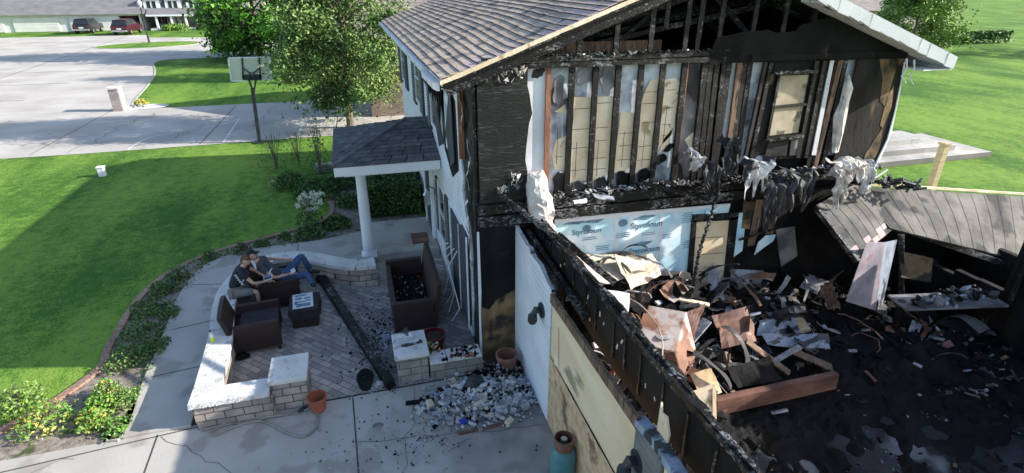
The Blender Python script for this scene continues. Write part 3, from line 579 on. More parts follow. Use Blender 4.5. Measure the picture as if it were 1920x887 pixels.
# ---- second floor gable wall
def pnl(name, px, y, m, th=.012, parent=house):
    mb = MB(); mb.prism([at(a, b, y=y) for a, b in px], (0, th, 0)); return P(name, mb, m, parent)
mb = MB(); mb.box((.23, .11, 2.9), (7.75, .16, 5.0)); P('inner_wall', mb, M_black)
DY = .095
pnl('left_sheathing', [(893, 122), (990, 122), (989, 160), (993, 178), (996, 200), (998, 213), (992, 232), (990, 250), (987, 275), (985, 300), (989, 322), (988, 345), (990, 372), (986, 400), (985, 425), (903, 425), (899, 330)], -.02, M_charh, .03)
pnl('drywall_panel', [(984, 110), (1031, 110), (1027, 355), (982, 355)], DY - .03, M_drywh)
for a in ((905, 125, 918, 150), (938, 122, 962, 152), (962, 125, 985, 142), (955, 325, 975, 352), (935, 350, 948, 362)):
    mb = MB()
    for i in range(16):
        c = at(rnd.uniform(a[0], a[2]), rnd.uniform(a[1], a[3]), y=-.04); mb.prism([c + Vector((rnd.uniform(-.05, .05), rnd.uniform(-.03, .02), rnd.uniform(-.07, .07))) for _ in range(3)], (.002, -.006, 0))
    P('siding_scrap', mb, M_insul)
studs = [(1029, 118, 1024, 365, .035, M_redwood), (1073.5, 118, 1061, 378, .05, M_charv), (1118, 116, 1104, 375, .055, M_charv), (1161, 115, 1143, 372, .06, M_charv), (1204, 113, 1182, 370, .058, M_charv),
         (1245, 112, 1221, 350, .05, M_charv), (1285, 111, 1262, 350, .06, M_charv), (1322, 110, 1300, 340, .07, M_charv), (1333, 110, 1312, 340, .05, M_charv), (1345, 109, 1322, 340, .05, M_charv), (1358, 109, 1336, 335, .055, M_charv),
         (1369, 108, 1345, 300, .04, M_charv), (1388, 108, 1372, 265, .045, M_brwood), (1397, 108, 1378, 275, .045, M_charv), (1408, 107, 1386, 290, .05, M_charv), (1439, 106, 1406, 300, .03, M_redwood),
         (1449, 106, 1418, 300, .07, M_charv), (1560, 100, 1518, 292, .05, M_charv), (1577, 100, 1530, 292, .08, M_brwood), (1588, 100, 1548, 292, .05, M_charv), (1614, 98, 1570, 292, .035, M_redwood), (1266, 290, 1262, 350, .03, M_redwood)]
for x0, y0, x1, y1, w, m in studs:
    a = at(x0, y0, y=.035); b = at(x1, y1, y=.035); b.x = a.x + (b.x - a.x) * .7
    a.z = 5.03; b.z = min(b.z, 3.06)
    mb = MB(); mb.bar(b, a, w, .10 if m is not M_redwood else .08, up=(1, 0, 0) if False else (1, 0, 0), wob=.18 if m is M_charv else .05, n=14); 
    o = P('stud', mb, m)
# bays: smoked drywall behind, tan boards exposed
bays = [(1031, 1072, M_dry), (1072, 1117, M_dry), (1117, 1160, M_dry), (1160, 1203, M_dry), (1203, 1244, M_dry), (1244, 1284, M_dry), (1284, 1322, M_drygrey)]
for x0, x1, m in bays:
    k = .092; d = 262 * .0
    pnl('drywall_panel', [(x0 - 3, 106), (x1 - 1, 106), (x1 - 1 - (x1 - 985) * .1, 372), (x0 - 3 - (x0 - 985) * .1, 375)], DY, m)
lath = [[(1066, 182), (1112, 182), (1104, 340), (1085, 338), (1064, 345)], [(1112, 182), (1152, 180), (1140, 325), (1110, 342)],
        [(1035, 290), (1043, 262), (1062, 255), (1060, 318), (1040, 318)], [(1040, 210), (1060, 196), (1060, 216), (1055, 212)],
        [(1164, 210), (1196, 212), (1185, 312), (1165, 322), (1150, 325)], [(1200, 200), (1210, 170), (1220, 150), (1240, 147), (1225, 300), (1212, 318), (1190, 325)],
        [(1246, 150), (1268, 145), (1274, 155), (1268, 205), (1262, 250), (1232, 280)], [(1245, 260), (1262, 240), (1252, 275), (1236, 285)], [(1284, 262), (1300, 248), (1306, 262), (1296, 285)]]
for q in lath:
    o = pnl('bare_boards', q, DY - .02, M_lath, .012)
    P0 = [at(a, b, y=DY - .024) for a, b in q]; xs = [p.x for p in P0]; zs = [p.z for p in P0]
    mb = MB(); z = min(zs) + .22
    while z < max(zs) - .1 and max(zs) - min(zs) > .4:
        mb = MB(); mb.box((min(xs) + .05, DY - .0235, z), (max(xs) - .06, DY - .0205, z + .008)); P('board_gap', mb, M_joint, o); z += rnd.uniform(.16, .4)
    if max(zs) - min(zs) > .4:
        xx = (min(xs) + max(xs)) / 2 - .04; mb = MB(); mb.box((xx, DY - .0236, min(zs) + .1), (xx + .007, DY - .0206, min(zs) + .7))
        P('board_gap', mb, M_joint, o)
def blotch(cx, cy, rx, ry, m, y, tilt=0, nm='scorch_shade_patch'):
    pts = []
    for k in range(18):
        a = k * math.pi / 9; r = 1 + .45 * noise.noise(Vector((math.cos(a) * 2, math.sin(a) * 2, cx * .37)))
        u = rx * r * math.cos(a); v = ry * r * math.sin(a); pts.append((cx + u * math.cos(tilt) - v * math.sin(tilt), cy + u * math.sin(tilt) + v * math.cos(tilt)))
    pnl(nm, pts, y, m, .003)
for (cx, cy, rx, ry, m, tl) in ((1048, 345, 11, 22, M_foilsoot, 0), (1085, 352, 14, 14, M_foilsoot, 0), (1128, 348, 14, 16, M_foilsoot, .2), (1170, 338, 15, 20, M_black, -.5), (1207, 328, 16, 12, M_black, -.6), (1238, 300, 14, 7, M_black, -.7), (1255, 276, 12, 5, M_black, -.7), (1139, 150, 12, 26, M_drygrey, .1), (1095, 140, 13, 20, M_drygrey, .1), (1300, 150, 12, 34, M_foilsoot, 0), (1270, 330, 12, 24, M_foilsoot, 0), (1010, 135, 14, 10, M_foilsoot, -.5), (1047, 170, 9, 30, M_drygrey, .1)):
    blotch(cx, cy, rx, ry, m, DY - .036 if cx != 1010 else DY - .034, tl)  # the tilted one on the white strip paints the roof's diagonal shadow
# right of the cluster
pnl('drywall_strip', [(1372, 108), (1384, 108), (1368, 262), (1350, 262)], DY - .01, M_drywh)
pnl('drywall_strip', [(1412, 107), (1438, 107), (1408, 300), (1384, 300)], DY - .01, M_dry)
pnl('window_header', [(1455, 103), (1562, 101), (1552, 135), (1450, 138)], -.01, M_soffit_black, .03)
pnl('corner_bead', [(1560, 100), (1567, 100), (1530, 291), (1522, 291)], -.02, M_wsoot, .02)
pnl('drywall_strip', [(1582, 100), (1608, 99), (1590, 200), (1572, 291), (1552, 291)], DY - .03, M_dry)
pnl('window_surround', [(1447, 138), (1556, 134), (1520, 296), (1404, 300)], .0, M_scorch, .03)
for (x0, x1, sh_, mm) in ((1446, 1453, 36, M_charv), (1530, 1538, 34, M_charv), (1545, 1552, 33, M_charv), (1436, 1441, 36, M_foilsoot)):
    pnl('jack_stud', [(x0, 108), (x1, 108), (x1 - sh_ - 4, 296), (x0 - sh_ - 4, 296)], -.035, mm, .05)
for q_ in ([(1440, 268), (1478, 264), (1474, 292), (1434, 294)], [(1484, 262), (1500, 260), (1502, 290), (1480, 292)]):
    pnl('sill_scrap', q_, -.03, M_foilsoot, .02)
mb = MB(); mb.bar(at(1452, 137, y=-.06), at(1532, 133, y=-.06), .07, .10, up=(0, 1, 0), wob=.5, n=12); P('crumbled_head', mb, M_char)
mb = MB(); mb.bar(at(1434, 264, y=-.06), at(1506, 254, y=-.06), .06, .12, up=(0, 1, 0), wob=.5, n=12); P('crumbled_sill', mb, M_char)
pnl('right_sheathing', [(1612, 98), (1695, 96), (1697, 112), (1688, 160), (1676, 215), (1662, 265), (1642, 310), (1560, 310), (1580, 240), (1600, 150)], -.02, M_scorch, .03)
for q in ([(1648, 100), (1676, 98), (1680, 130), (1668, 170), (1660, 200), (1650, 190), (1655, 150)], [(1622, 290), (1640, 262), (1655, 240), (1650, 275), (1638, 305), (1618, 308)], [(1664, 180), (1676, 160), (1672, 200), (1655, 240), (1650, 235)]):
    pnl('bare_patch', q, -.026, M_osbdk, .006)
pnl('corner_siding', [(1696, 118), (1699, 114), (1684, 190), (1672, 250), (1648, 306), (1643, 305), (1664, 262), (1678, 212), (1689, 160)], -.045, M_white, .02)
# window with boarded panes
w = MB()
wf = [at(*p, y=-.02) for p in ((1460, 137), (1526, 135), (1503, 252), (1437, 262))]
for a, b, ww in ((0, 1, .05), (1, 2, .07), (2, 3, .06), (3, 0, .05)): w.bar(wf[a], wf[b], ww, .07, up=(0, 1, 0), wob=.1, n=6)
m1 = wf[0].lerp(wf[3], .5); m2 = wf[1].lerp(wf[2], .5); w.bar(m1, m2, .05, .06, up=(0, 1, 0), wob=.1, n=6)
win = P('gable_window', w, M_charv)
pnl('boarded_pane', [(1463, 142), (1524, 140), (1512, 193), (1452, 198)], .0 - .012, M_pane, .01, win)
pnl('boarded_pane', [(1451, 200), (1512, 195), (1500, 248), (1439, 255)], .0 - .012, M_pane, .01, win)
pnl('inner_jamb', [(1518, 138), (1524, 138), (1502, 250), (1497, 250)], -.022, M_black, .01, win)
# rolled torn insulation bulging out of the bay
mb = MB(); path = [at(a, b, y=.0) for a, b in ((1592, 140), (1588, 165), (1582, 190), (1574, 220), (1570, 250), (1566, 285))]
mb.tube(path, [.02, .10, .07, .12, .10, .06], 8)
for v in mb.v: v += Vector((noise.noise(v * 9) * .05, noise.noise(v * 7 + Vector((5, 0, 0))) * .05, 0))
P('torn_insulation', mb, M_insul)

# ---- ledge at floor level
def ledge(name, xa, xb, z0, z1, y0, m, n, wob=.15):
    mb = MB(); mb.bar((xa, y0, (z0 + z1) / 2), (xb, y0, (z0 + z1) / 2), z1 - z0, .16, up=(0, 1, 0), wob=wob, n=n); return P(name, mb, m)
ledge('rim_joist', .02, 5.6, 2.60, 2.78, -.03, M_char, 40); ledge('rim_joist', .02, 7.6, 2.80, 2.98, -.02, M_char, 50)
mb = MB(); mb.box((.0, -.015, .9), (.9, .08, 2.6)); P('lower_sheathing', mb, M_soffit_black)
mb = MB(); mb.prism([(.02, -.02, 0), (.02, -.02, 1.1), (.18, -.02, 1.0), (.33, -.02, 1.2), (.52, -.02, 1.28), (.7, -.02, 1.35), (.8, -.02, 1.2), (.84, -.02, 0)], (0, .04, 0)); P('lower_sheathing', mb, M_osbdk)
mb = MB(); mb.prism([(.0, -.03, .0), (.0, -.03, 2.5), (.035, -.03, 2.5), (.05, -.03, 1.4), (.03, -.03, .9), (.045, -.03, 0)], (0, .02, 0)); P('corner_strip', mb, M_wsoot)
mb = MB(); mb.box((.9, .03, 0), (7.75, .16, 2.6)); P('ground_floor_wall', mb, M_black)
# foam board with print
foam = pnl('foam_board', [(1040, 412), (1368, 384), (1310, 405), (1302, 430), (1300, 470), (1296, 560), (1046, 560)], -.005, M_foam, .03)
pnl('foam_board_corner', [(1322, 392), (1370, 382), (1364, 405), (1345, 414), (1326, 408)], -.03, M_foam, .02)
pnl('foam_top_strip', [(1040, 410), (1366, 382), (1366, 388), (1040, 419)], -.02, M_white, .014)
pnl('foam_seam', [(1151, 402), (1158, 401), (1160, 430), (1157, 480), (1149, 480), (1153, 440)], -.009, M_white, .003, foam)
pnl('foam_seam', [(1238, 396), (1246, 395), (1243, 420), (1240, 490), (1234, 490)], -.009, M_white, .003, foam)
def text(s_, px, y, size, m, parent, tilt=0):
    c = bpy.data.curves.new('print', 'FONT'); c.body = s_; c.size = size; c.extrude = .0012; c.align_x = 'CENTER'; c.offset = .003
    t = bpy.data.objects.new('print_tmp', c); COL.objects.link(t)
    dg = bpy.context.evaluated_depsgraph_get(); me = bpy.data.meshes.new_from_object(t.evaluated_get(dg)); bpy.data.objects.remove(t)
    o = bpy.data.objects.new('printed_word', me); COL.objects.link(o); me.materials.clear(); me.materials.append(m)
    p = at(*px, y=y); o.parent = parent; o.location = p - wloc(parent); o.rotation_euler = (R(90), tilt, 0); return o
for px, sz in (((1212, 426), .15), ((1208, 473), .15), ((1100, 438), .13)): text('Styrofoam', px, -.011, sz, M_print, foam)
mb = MB()
def lines(cx, cz, w, n, h=.012, gap=.035):
    mb = MB()
    for i in range(n):
        ww = w * rnd.uniform(.6, 1); mb.box((cx - ww / 2, -.0105, cz - i * gap), (cx + ww / 2, -.0085, cz - i * gap + h))
    o = P('small_print', mb, M_print, foam); o['kind'] = 'stuff'
for px, w_, n in (((1168, 438), .30, 3), ((1290, 400), .22, 6), ((1290, 452), .22, 5), ((1250, 440), .2, 3), ((1216, 437), .3, 2), ((1105, 446), .3, 2), ((1130, 462), .3, 3)):
    p = at(*px, y=-.01); lines(p.x, p.z, w_, n)
for px in ((1075, 419), (1110, 416), (1205, 410), (1200, 459)):
    p = at(*px, y=-.01); mb = MB(); mb.prism([(p.x - .2, -.0105, p.z), (p.x + .02, -.0105, p.z + .06), (p.x + .26, -.0105, p.z + .045), (p.x + .1, -.0105, p.z - .03)], (0, .002, 0)); P('printed_house_mark', mb, M_print, foam)
for px, k in (((1168, 418), .07), ((1100, 428), .06)):
    p = at(*px, y=-.01); mb = MB(); mb.prism([(p.x + k * 1.3 * math.cos(a), -.0105, p.z + k * math.sin(a)) for a in [i * math.pi / 8 for i in range(16)]], (0, .002, 0)); P('printed_emblem', mb, M_print, foam)
# boarded doorway
dr = pnl('boarded_doorway', [(1306, 415), (1369, 410), (1352, 590), (1292, 585)], -.03, M_ply, .02)
for (y0, y1) in ((446, 444), (478, 474), (510, 508), (545, 541)):
    a = at(1300, y0, y=-.033); b = at(1362 - (y0 - 410) * .07, y1, y=-.033); mb = MB(); mb.bar(a, b, .008, .006, up=(0, 1, 0)); P('board_gap', mb, M_joint, dr)
for q in ([(1299, 412), (1307, 410), (1293, 590), (1284, 588)], [(1369, 408), (1386, 406), (1366, 600), (1349, 600)], [(1300, 404), (1386, 398), (1386, 412), (1300, 417)]): pnl('door_jamb', q, -.05, M_charv, .06)
# insulation and studs to the right of doorway
for q, m in (([(1386, 400), (1400, 398), (1392, 470), (1376, 482)], M_foam), ([(1385, 395), (1470, 388), (1462, 500), (1376, 505)], M_black), ([(1372, 505), (1432, 508), (1420, 575), (1362, 572)], M_drygrey), ([(1395, 378), (1415, 378), (1405, 430), (1390, 428)], M_osbdk), ([(1418, 375), (1432, 375), (1415, 460), (1402, 462)], M_brwood), ([(1447, 375), (1464, 375), (1450, 440), (1436, 440)], M_brwood),
             ([(1455, 430), (1490, 425), (1495, 480), (1465, 500)], M_drygrey)):
    pnl('exposed_layer', q, -.03 if m is M_black else -.06, m, .02)
pnl('torn_foam', [(1422, 455), (1436, 442), (1455, 440), (1450, 452), (1430, 466), (1415, 478)], -.14, M_foam, .015)
mb = MB(); mb.bar(at(1385, 450, y=-.2), at(1465, 425, y=-.2), .04, .05, wob=.3, n=8); P('charred_brace', mb, M_char)
pnl('right_lower_wall', [(1465, 380), (1720, 380), (1720, 560), (1465, 560)], -.02, M_black, .03)

# ---- porch
porch = house
mb = MB()
e0 = (-2.24, 3.6); e1 = (0, 3.6); b0 = (-2.24, 7.0); rz_, ry = 3.2, 5.3; ze = 2.62
def quadcourses(mb, A, B, Cc, D, n, m_=0):
    A, B, Cc, D = map(Vector, (A, B, Cc, D))
    nn = (B - A).cross(D - A).normalized(); 
    if nn.z < 0: nn = -nn
    for i in range(n):
        t0 = i / n; t1 = min(1, (i + 1.25) / n)
        a = A.lerp(D, t0); b = B.lerp(Cc, t0); c = B.lerp(Cc, t1); d = A.lerp(D, t1)
        segs = max(1, int((b - a).length / .33))
        for k in range(segs):
            u0 = k / segs; u1 = (k + 1) / segs - .01; j = rnd.choice((0, .01))
            p = [a.lerp(b, u0), a.lerp(b, u1), d.lerp(c, u1), d.lerp(c, u0)]
            mb.hexa(p + [p[0] + nn * (.026 + j), p[1] + nn * (.026 + j), p[2] + nn * .008, p[3] + nn * .008], m_ if rnd.random() < .7 else m_ + 1)
pr = P('porch_roof', (lambda m: (m.prism([(-2.22, 3.62, ze + .005), (0, 3.62, ze + .005), (0, 6.98, ze + .005), (-2.22, 6.98, ze + .005)], (0, 0, .02)), m)[1])(MB()), M_white)
quadcourses(mb, (-2.26, 3.58, 2.66), (0, 3.58, 2.66), (0, ry, rz_), (-.55, ry, rz_), 12)
quadcourses(mb, (-2.26, 7.02, 2.66), (-2.26, 3.58, 2.66), (-.55, ry, rz_), (-.55, ry, rz_), 12)
quadcourses(mb, (0, 7.02, 2.66), (-2.26, 7.02, 2.66), (-.55, ry, rz_), (0, ry, rz_), 12)
mb.tube([(-2.24, 3.6, 2.69), (-.55, ry, rz_ + .03)], .035, 6, 1); mb.tube([(-.6, ry, rz_ + .02), (0, ry, rz_ + .02)], .035, 6, 1)
P('porch_shingles', mb, [M_shdark, mat('charcoal_shingle_light', (.09, .094, .105), (.15, .155, .165), scale=7, rough=.9)], pr)
mb = MB(); mb.box((-2.24, 3.60, 2.46), (-.02, 3.63, 2.655)); mb.box((-2.24, 3.63, 2.46), (-2.21, 7, 2.655)); mb.box((-2.24, 6.97, 2.46), (-.02, 7, 2.655)); P('porch_fascia', mb, M_white, pr)
mb = MB(); mb.box((-2.05, 3.8, 2.38), (-1.75, 6.8, 2.60)); mb.box((-1.75, 3.8, 2.38), (-.02, 4.1, 2.60)); P('porch_beam', mb, M_white, pr)
mb = MB(); mb.box((-2.19, 3.65, 2.455), (-.02, 6.95, 2.47)); P('porch_soffit', mb, M_white, pr)
for y in (4.3, ):
    c = MB(); c.lathe((-1.72, 4.22 + .28, .16), [(.17, 0), (.17, .06), (.155, .07), (.15, .1), (.13, .12), (.125, 1.2), (.11, 2.1), (.13, 2.12), (.135, 2.17), (.15, 2.22)], 24)
    P('porch_column', c, M_white, smooth=False)
mb = MB(); mb.box((-1.90, 4.32, .155), (-1.54, 4.68, .21)); P('column_plinth', mb, M_white)

# ---- garage front wall (runs towards the camera)
GX = .65
mb = MB(); tp = [(-.30, 2.50), (-.6, 2.46), (-.8, 2.5), (-1.0, 2.43), (-1.3, 2.45), (-1.6, 2.36), (-1.83, 2.33)]
mb.prism([(GX, -.02, 0), (GX, -.02, 2.55)] + [(GX, a, b) for a, b in tp] + [(GX, -1.83, 0)], (.05, 0, 0)); gs = P('garage_siding', mb, M_siding)
mb = MB(); mb.prism([(GX - .003, a, b) for a, b in tp] + [(GX - .003, a, b - .035 - .02 * rnd.random()) for a, b in reversed(tp)], (.06, 0, 0)); P('charred_edge', mb, M_wsoot)
mb = MB(); mb.box((GX + .05, -1.9, 0), (GX + .14, -.02, 2.4)); P('garage_frame', mb, M_char)
mb = MB(); mb.prism([(GX + .0, -1.83, 0), (GX, -1.83, 1.28), (GX, -3, 1.22), (GX, -4.4, 1.22), (GX, -4.4, 0)], (.02, 0, 0)); P('strand_board_panel', mb, M_osb)
mb = MB(); mb.prism([(GX + .012, -1.86, 1.0), (GX + .012, -1.86, 2.14), (GX + .012, -4.38, 2.18), (GX + .012, -4.38, 1.1)], (.02, 0, 0)); P('plywood_panel', mb, M_ply)
mb = MB(); mb.bar((GX, -1.9, 1.25), (GX, -4.38, 1.215), .015, .012, wob=.5, n=16); P('panel_gap', mb, M_black)
for y_, z_ in ((-2.05, 1.62), ): mb = MB(); mb.prism([(GX - .006, y_, 1.25), (GX - .006, y_ - .05, 1.9), (GX - .006, y_ - .1, 1.9), (GX - .006, y_ - .16, 1.3)], (.012, 0, 0)); P('torn_ply_strip', mb, M_lath)
mb = MB(); mb.bar((GX, -1.85, 2.22), (GX, -4.42, 2.26), .05, .14, wob=.08, n=20); P('door_trim', mb, M_brwood)
mb = MB(); mb.box((GX - .02, -4.9, 0), (GX + .1, -4.41, 2.26)); P('garage_pier', mb, M_sidsoot)
mb = MB(); mb.prism([(GX - .025, -4.38, 2.30), (GX - .025, -4.7, 2.36), (GX - .025, -5.3, 2.32), (GX - .025, -6.2, 2.3), (GX - .025, -6.2, 2.22), (GX - .025, -5.3, 2.22), (GX - .025, -4.7, 2.27), (GX - .025, -4.38, 2.22)], (.12, 0, 0)); P('peeled_flashing', mb, M_sheetbl)
mb = MB(); mb.box((GX + .01, -7.6, 0), (GX + .04, -4.92, 2.2)); P('plywood_panel', mb, M_ply)
mb = MB(); mb.box((GX - .02, -8.4, 0), (GX + .1, -7.62, 2.62)); P('garage_pier', mb, M_sidsoot)
HX = .95
def HZ(y): return 2.69
# header: scorched sheathing face plus thick charred top
mb = MB(); n = 30; yA = .0; yB = -8.4
bt = [(yA + (yB - yA) * i / n) for i in range(n + 1)]
zt = [HZ(bt[i]) - .02 + .03 * noise.noise(Vector((i * .7, 3, 1))) - (.10 if i < 4 else 0) for i in range(n + 1)]; zb = [2.12 - .14 * math.exp(-((y + 3.2) / 1.4) ** 2) + .03 * noise.noise(Vector((i * .9, 0, 1))) for i, y in enumerate(bt)]
for i in range(n):
    mb.hexa([(HX, bt[i], zb[i]), (HX, bt[i + 1], zb[i + 1]), (HX + .08, bt[i + 1], zb[i + 1]), (HX + .08, bt[i], zb[i]), (HX, bt[i], zt[i]), (HX, bt[i + 1], zt[i + 1]), (HX + .08, bt[i + 1], zt[i + 1]), (HX + .08, bt[i], zt[i])])
P('garage_header', mb, M_soffit_black)
mb = MB(); mb.bar((HX + .05, .0, HZ(0)), (HX + .05, yB, HZ(yB)), .11, .10, wob=.16, n=60); P('header_cap', mb, M_char)
mb = MB(); mb.bar((HX + .11, -.3, 2.4), (HX + .11, yB, 2.4), .08, .5, wob=.1, n=30); P('inner_header', mb, M_char)
mb = MB()
for i in range(20):
    y = rnd.uniform(-7.5, -1); z = rnd.uniform(2.2, 2.6); mb.obox((HX - .004, y, z), (.004, rnd.uniform(.015, .03), rnd.uniform(.02, .09)), (rnd.uniform(-.5, .5), 0, 0))
P('staple_flecks', mb, M_plaster).__setitem__('kind', 'stuff')
p = at(1243, 795, x=GX + .1)
mb = MB(); mb.prism([p + Vector((0, .06, -.30)), p + Vector((0, -.12, -.26)), p + Vector((0, -.14, .0)), p + Vector((-.01, -.08, .16)), p + Vector((0, .02, .12)), p + Vector((0, .05, .22))], (-.02, 0, 0)); P('split_board', mb, M_lath)
for (ya_, yb_, za_, zb_) in ((-.4, -1.9, 2.75, 2.70), (-1.6, -3.6, 2.72, 2.78), (-3.3, -4.9, 2.80, 2.70), (-4.7, -6.4, 2.72, 2.76)):
    mb = MB(); mb.bar((HX + .02, ya_, za_), (HX + .10, yb_, zb_), .06, .07, wob=.6, n=18); P('broken_timber', mb, M_char)
for i_ in range(14):
    y_ = -.6 - i_ * .42 + rnd.uniform(-.1, .1); mb = MB(); mb.bar((HX - .012, y_, 2.15 + rnd.uniform(-.05, .1)), (HX - .012, y_ + rnd.uniform(-.03, .03), 2.62), .035, .02, up=(1, 0, 0), wob=.5, n=8); P('charred_batten', mb, M_charv)
# round wall lamps
for (yy, zz) in ((-1.47, 1.79), (-4.5, 1.86)):
    mb = MB(); mb.tube([(GX, yy, zz), (GX - .03, yy, zz)], .12, 16); l_ = P('wall_lamp', mb, M_dkmetal)
    mb = MB(); mb.tube([(GX - .03, yy, zz), (GX - .1, yy, zz + .02), (GX - .14, yy, zz - .04)], [.05, .06, .04], 10); mb.lathe((GX - .15, yy, zz - .2), [(.05, 0), (.075, .05), (.07, .14), (.02, .18)], 10); P('lamp_head', mb, M_dkmetal, l_)
# charred joists leaning from the house corner onto the header
def beam(name, a, b, w, t, m=M_char, wob=.2, n=24, parent=house): mb = MB(); mb.bar(a, b, w, t, wob=wob, n=n); return P(name, mb, m, parent)
beam('fallen_joist', at(930, 360, y=-.12), Vector((HX + .06, -1.5, 2.8)), .05, .09)
beam('fallen_joist', at(1045, 440, z=2.75), at(1152, 530, z=1.9), .06, .12)
beam('fallen_joist', at(1200, 342, y=-.1), at(1330, 375, y=-.35), .05, .07)
beam('garage_top_plate', Vector((.84, -.1, 2.45)), Vector((.84, -2.6, 2.32)), .08, .08)
for y in (-.5, -.9, -1.3, -1.75): beam('garage_stud', Vector((.84, y, 0)), Vector((.84, y, 2.4)), .05, .07)
# rear garage wall with shelf
mb = MB()
for i in range(18):
    y0 = -.2 - i * .45; h = (1.0 if i < 4 else 3.0) + .35 * noise.noise(Vector((i * .6, 2, 0))); mb.box((9.3, y0 - .45, 0), (9.42, y0, h))
P('garage_back_wall', mb, M_soffit_black)
mb = MB(); mb.box((10.6, -2.6, 0), (10.72, .1, 1.25)); P('lean_to_wall', mb, M_soffit_black)
mb = MB(); mb.box((7.92, .02, 0), (10.6, .12, 1.7)); P('lean_to_wall', mb, M_soffit_black)
for i in range(8): beam('garage_stud', Vector((9.26, -.4 - i * .9, 0)), Vector((9.26, -.4 - i * .9, (1.2 if i < 2 else 2.7) + rnd.uniform(-.5, .1))), .06, .09, M_charv)
# torn roof fragment at right
def plane_quadgrid(A, B, Cc, D, nu, nv, th, mats, name, parent, mi=None, bend=0):
    mb = MB(); A, B, Cc, D = map(Vector, (A, B, Cc, D)); nn = (B - A).cross(D - A).normalized()
    if nn.z < 0: nn = -nn
    def q(u, v): p = A.lerp(B, u).lerp(D.lerp(Cc, u), v); return p + nn * (bend * math.sin(v * 3.1) * math.sin(u * 2.5) + .02 * noise.noise(p * 1.3))
    for i in range(nu):
        for j in range(nv):
            u0, u1 = i / nu, (i + 1) / nu - .0012; v0, v1 = j / nv, (j + 1) / nv - .0012
            p = [q(u0, v0), q(u1, v0), q(u1, v1), q(u0, v1)]; k = rnd.uniform(0, .008)
            mb.hexa([a - nn * th for a in p] + [p[0] + nn * (.006 + k * .4), p[1] + nn * .002, p[2] + nn * .002, p[3] + nn * (.006 + k * .4)], (mi(i, j) if mi else 0))
    return mb.build(name, mats, parent)
rA = at(1530, 385, y=-.45); rB = at(1610, 345, y=.05); rC = at(1760, 432, y=-.8); rD = at(1608, 486, y=-1.5)
Rf1 = plane_quadgrid(rA, at(1600, 347, y=.0), at(1672, 432, y=-.95), at(1606, 486, y=-1.5), 6, 12, .03, [M_shold, M_shpink], 'garage_roof_piece', house, mi=lambda i, j: 1 if (j > 9 and rnd.random() < .6) else 0, bend=.07)
Rf2 = plane_quadgrid(at(1600, 348, y=.02), at(1960, 372, y=.1), at(1960, 500, y=-1.0), at(1668, 428, y=-.95), 14, 10, .03, [M_shold, M_shpink], 'garage_roof_piece', house, bend=.05)
beam('roof_edge_board', at(1616, 344, y=.02), at(1960, 366, y=.1), .04, .05, M_lath)
beam('roof_edge_board', at(1528, 388, y=-.5), at(1606, 490, y=-1.5), .06, .1)
beam('roof_rafter', at(1690, 440, y=-1.0), at(1690, 640, y=-1.4), .08, .1)
beam('roof_rafter', at(1600, 400, y=-.6), at(1960, 520, y=-1.2), .08, .12)
beam('roof_rafter', at(1580, 560, y=-.3), at(1670, 600, y=-1.8), .06, .09)

# ------------------------------------------------------------------ patio seat wall
wall = thing('seat_wall', (-4.3, 1.5, 0), 'low curved block seat wall with pale cast caps around the patio', 'wall')
ctr = smooth_line([Vector((-4.33, -.42, 0)), Vector((-4.40, 1.2, 0)), Vector((-4.53, 2.3, 0)), Vector((-4.52, 3.1, 0)), Vector((-4.30, 3.82, 0)), Vector((-3.85, 4.22, 0)), Vector((-3.3, 4.22, 0)), Vector((-2.8, 3.92, 0)), Vector((-2.4, 3.62, 0)), Vector((-2.0, 3.42, 0)), Vector((-1.62, 3.42, 0))], 6)
mb = MB(); strip(mb, ctr, .34, 0, .42); mb.box((-4.50, -.60, 0), (-3.40, -.28, .42)); P('wall_blocks', mb, M_block, wall)
mb = MB(); cc = ctr[:]; 
for i in range(0, len(cc) - 1, 3):
    seg = cc[i:i + 4]
    if len(seg) > 1: strip(mb, [seg[0].lerp(seg[1], .02)] + seg[1:], .40, .425, .50)
P('cap_stones', mb, M_cap, wall)
mb = MB(); n = 12
for i in range(n):
    x0 = -4.54 + i * 1.12 / n; x1 = x0 + 1.12 / n; j = rnd.uniform(-.012, .012)
    mb.hexa([(x0, -.64 + j, .425), (x1, -.64 - j, .425), (x1, -.26, .425), (x0, -.26, .425), (x0, -.63 - j, .502), (x1, -.63 + j, .502), (x1, -.26, .502), (x0, -.26, .502)])
P('cap_stones', mb, M_cap, wall)
def pillar(x0, x1, y0, y1, h, label, m=M_block):
    t = thing('stone_pillar', ((x0 + x1) / 2, (y0 + y1) / 2, 0), label, 'pillar', None)
    mb = MB(); mb.box((x0 + .03, y0 + .03, 0), (x1 - .03, y1 - .03, h - .08)); P('blocks', mb, m, t)
    mb = MB(); mb.box((x0, y0, h - .08), (x1, y1, h)); P('cap', mb, M_cap, t, bevel=.015); return t
pillar(-3.44, -2.86, -.52, .14, .60, 'sunlit capped block pillar at the end of the front seat wall')
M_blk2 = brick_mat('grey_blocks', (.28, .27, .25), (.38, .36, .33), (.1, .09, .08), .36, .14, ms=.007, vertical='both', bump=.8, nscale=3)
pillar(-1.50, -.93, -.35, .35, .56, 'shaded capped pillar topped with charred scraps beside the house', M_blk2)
t = thing('stub_wall', (-.45, -.2, 0), 'short low block wall between the shaded pillar and the house corner', 'wall')
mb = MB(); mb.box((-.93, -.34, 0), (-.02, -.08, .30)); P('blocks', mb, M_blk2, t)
mb = MB()
for i in range(3): mb.box((-.93 + i * .3, -.37, .302), (-.94 + (i + 1) * .3, -.05, .36))
P('cap', mb, M_cap, t, bevel=.01)
mb = MB()
for i in range(30): mb.rock((rnd.uniform(-.75, -.1), rnd.uniform(-.36, -.1), .37), rnd.uniform(.02, .07), sq=(1, 1, .5), mi=rnd.randint(0, 1))
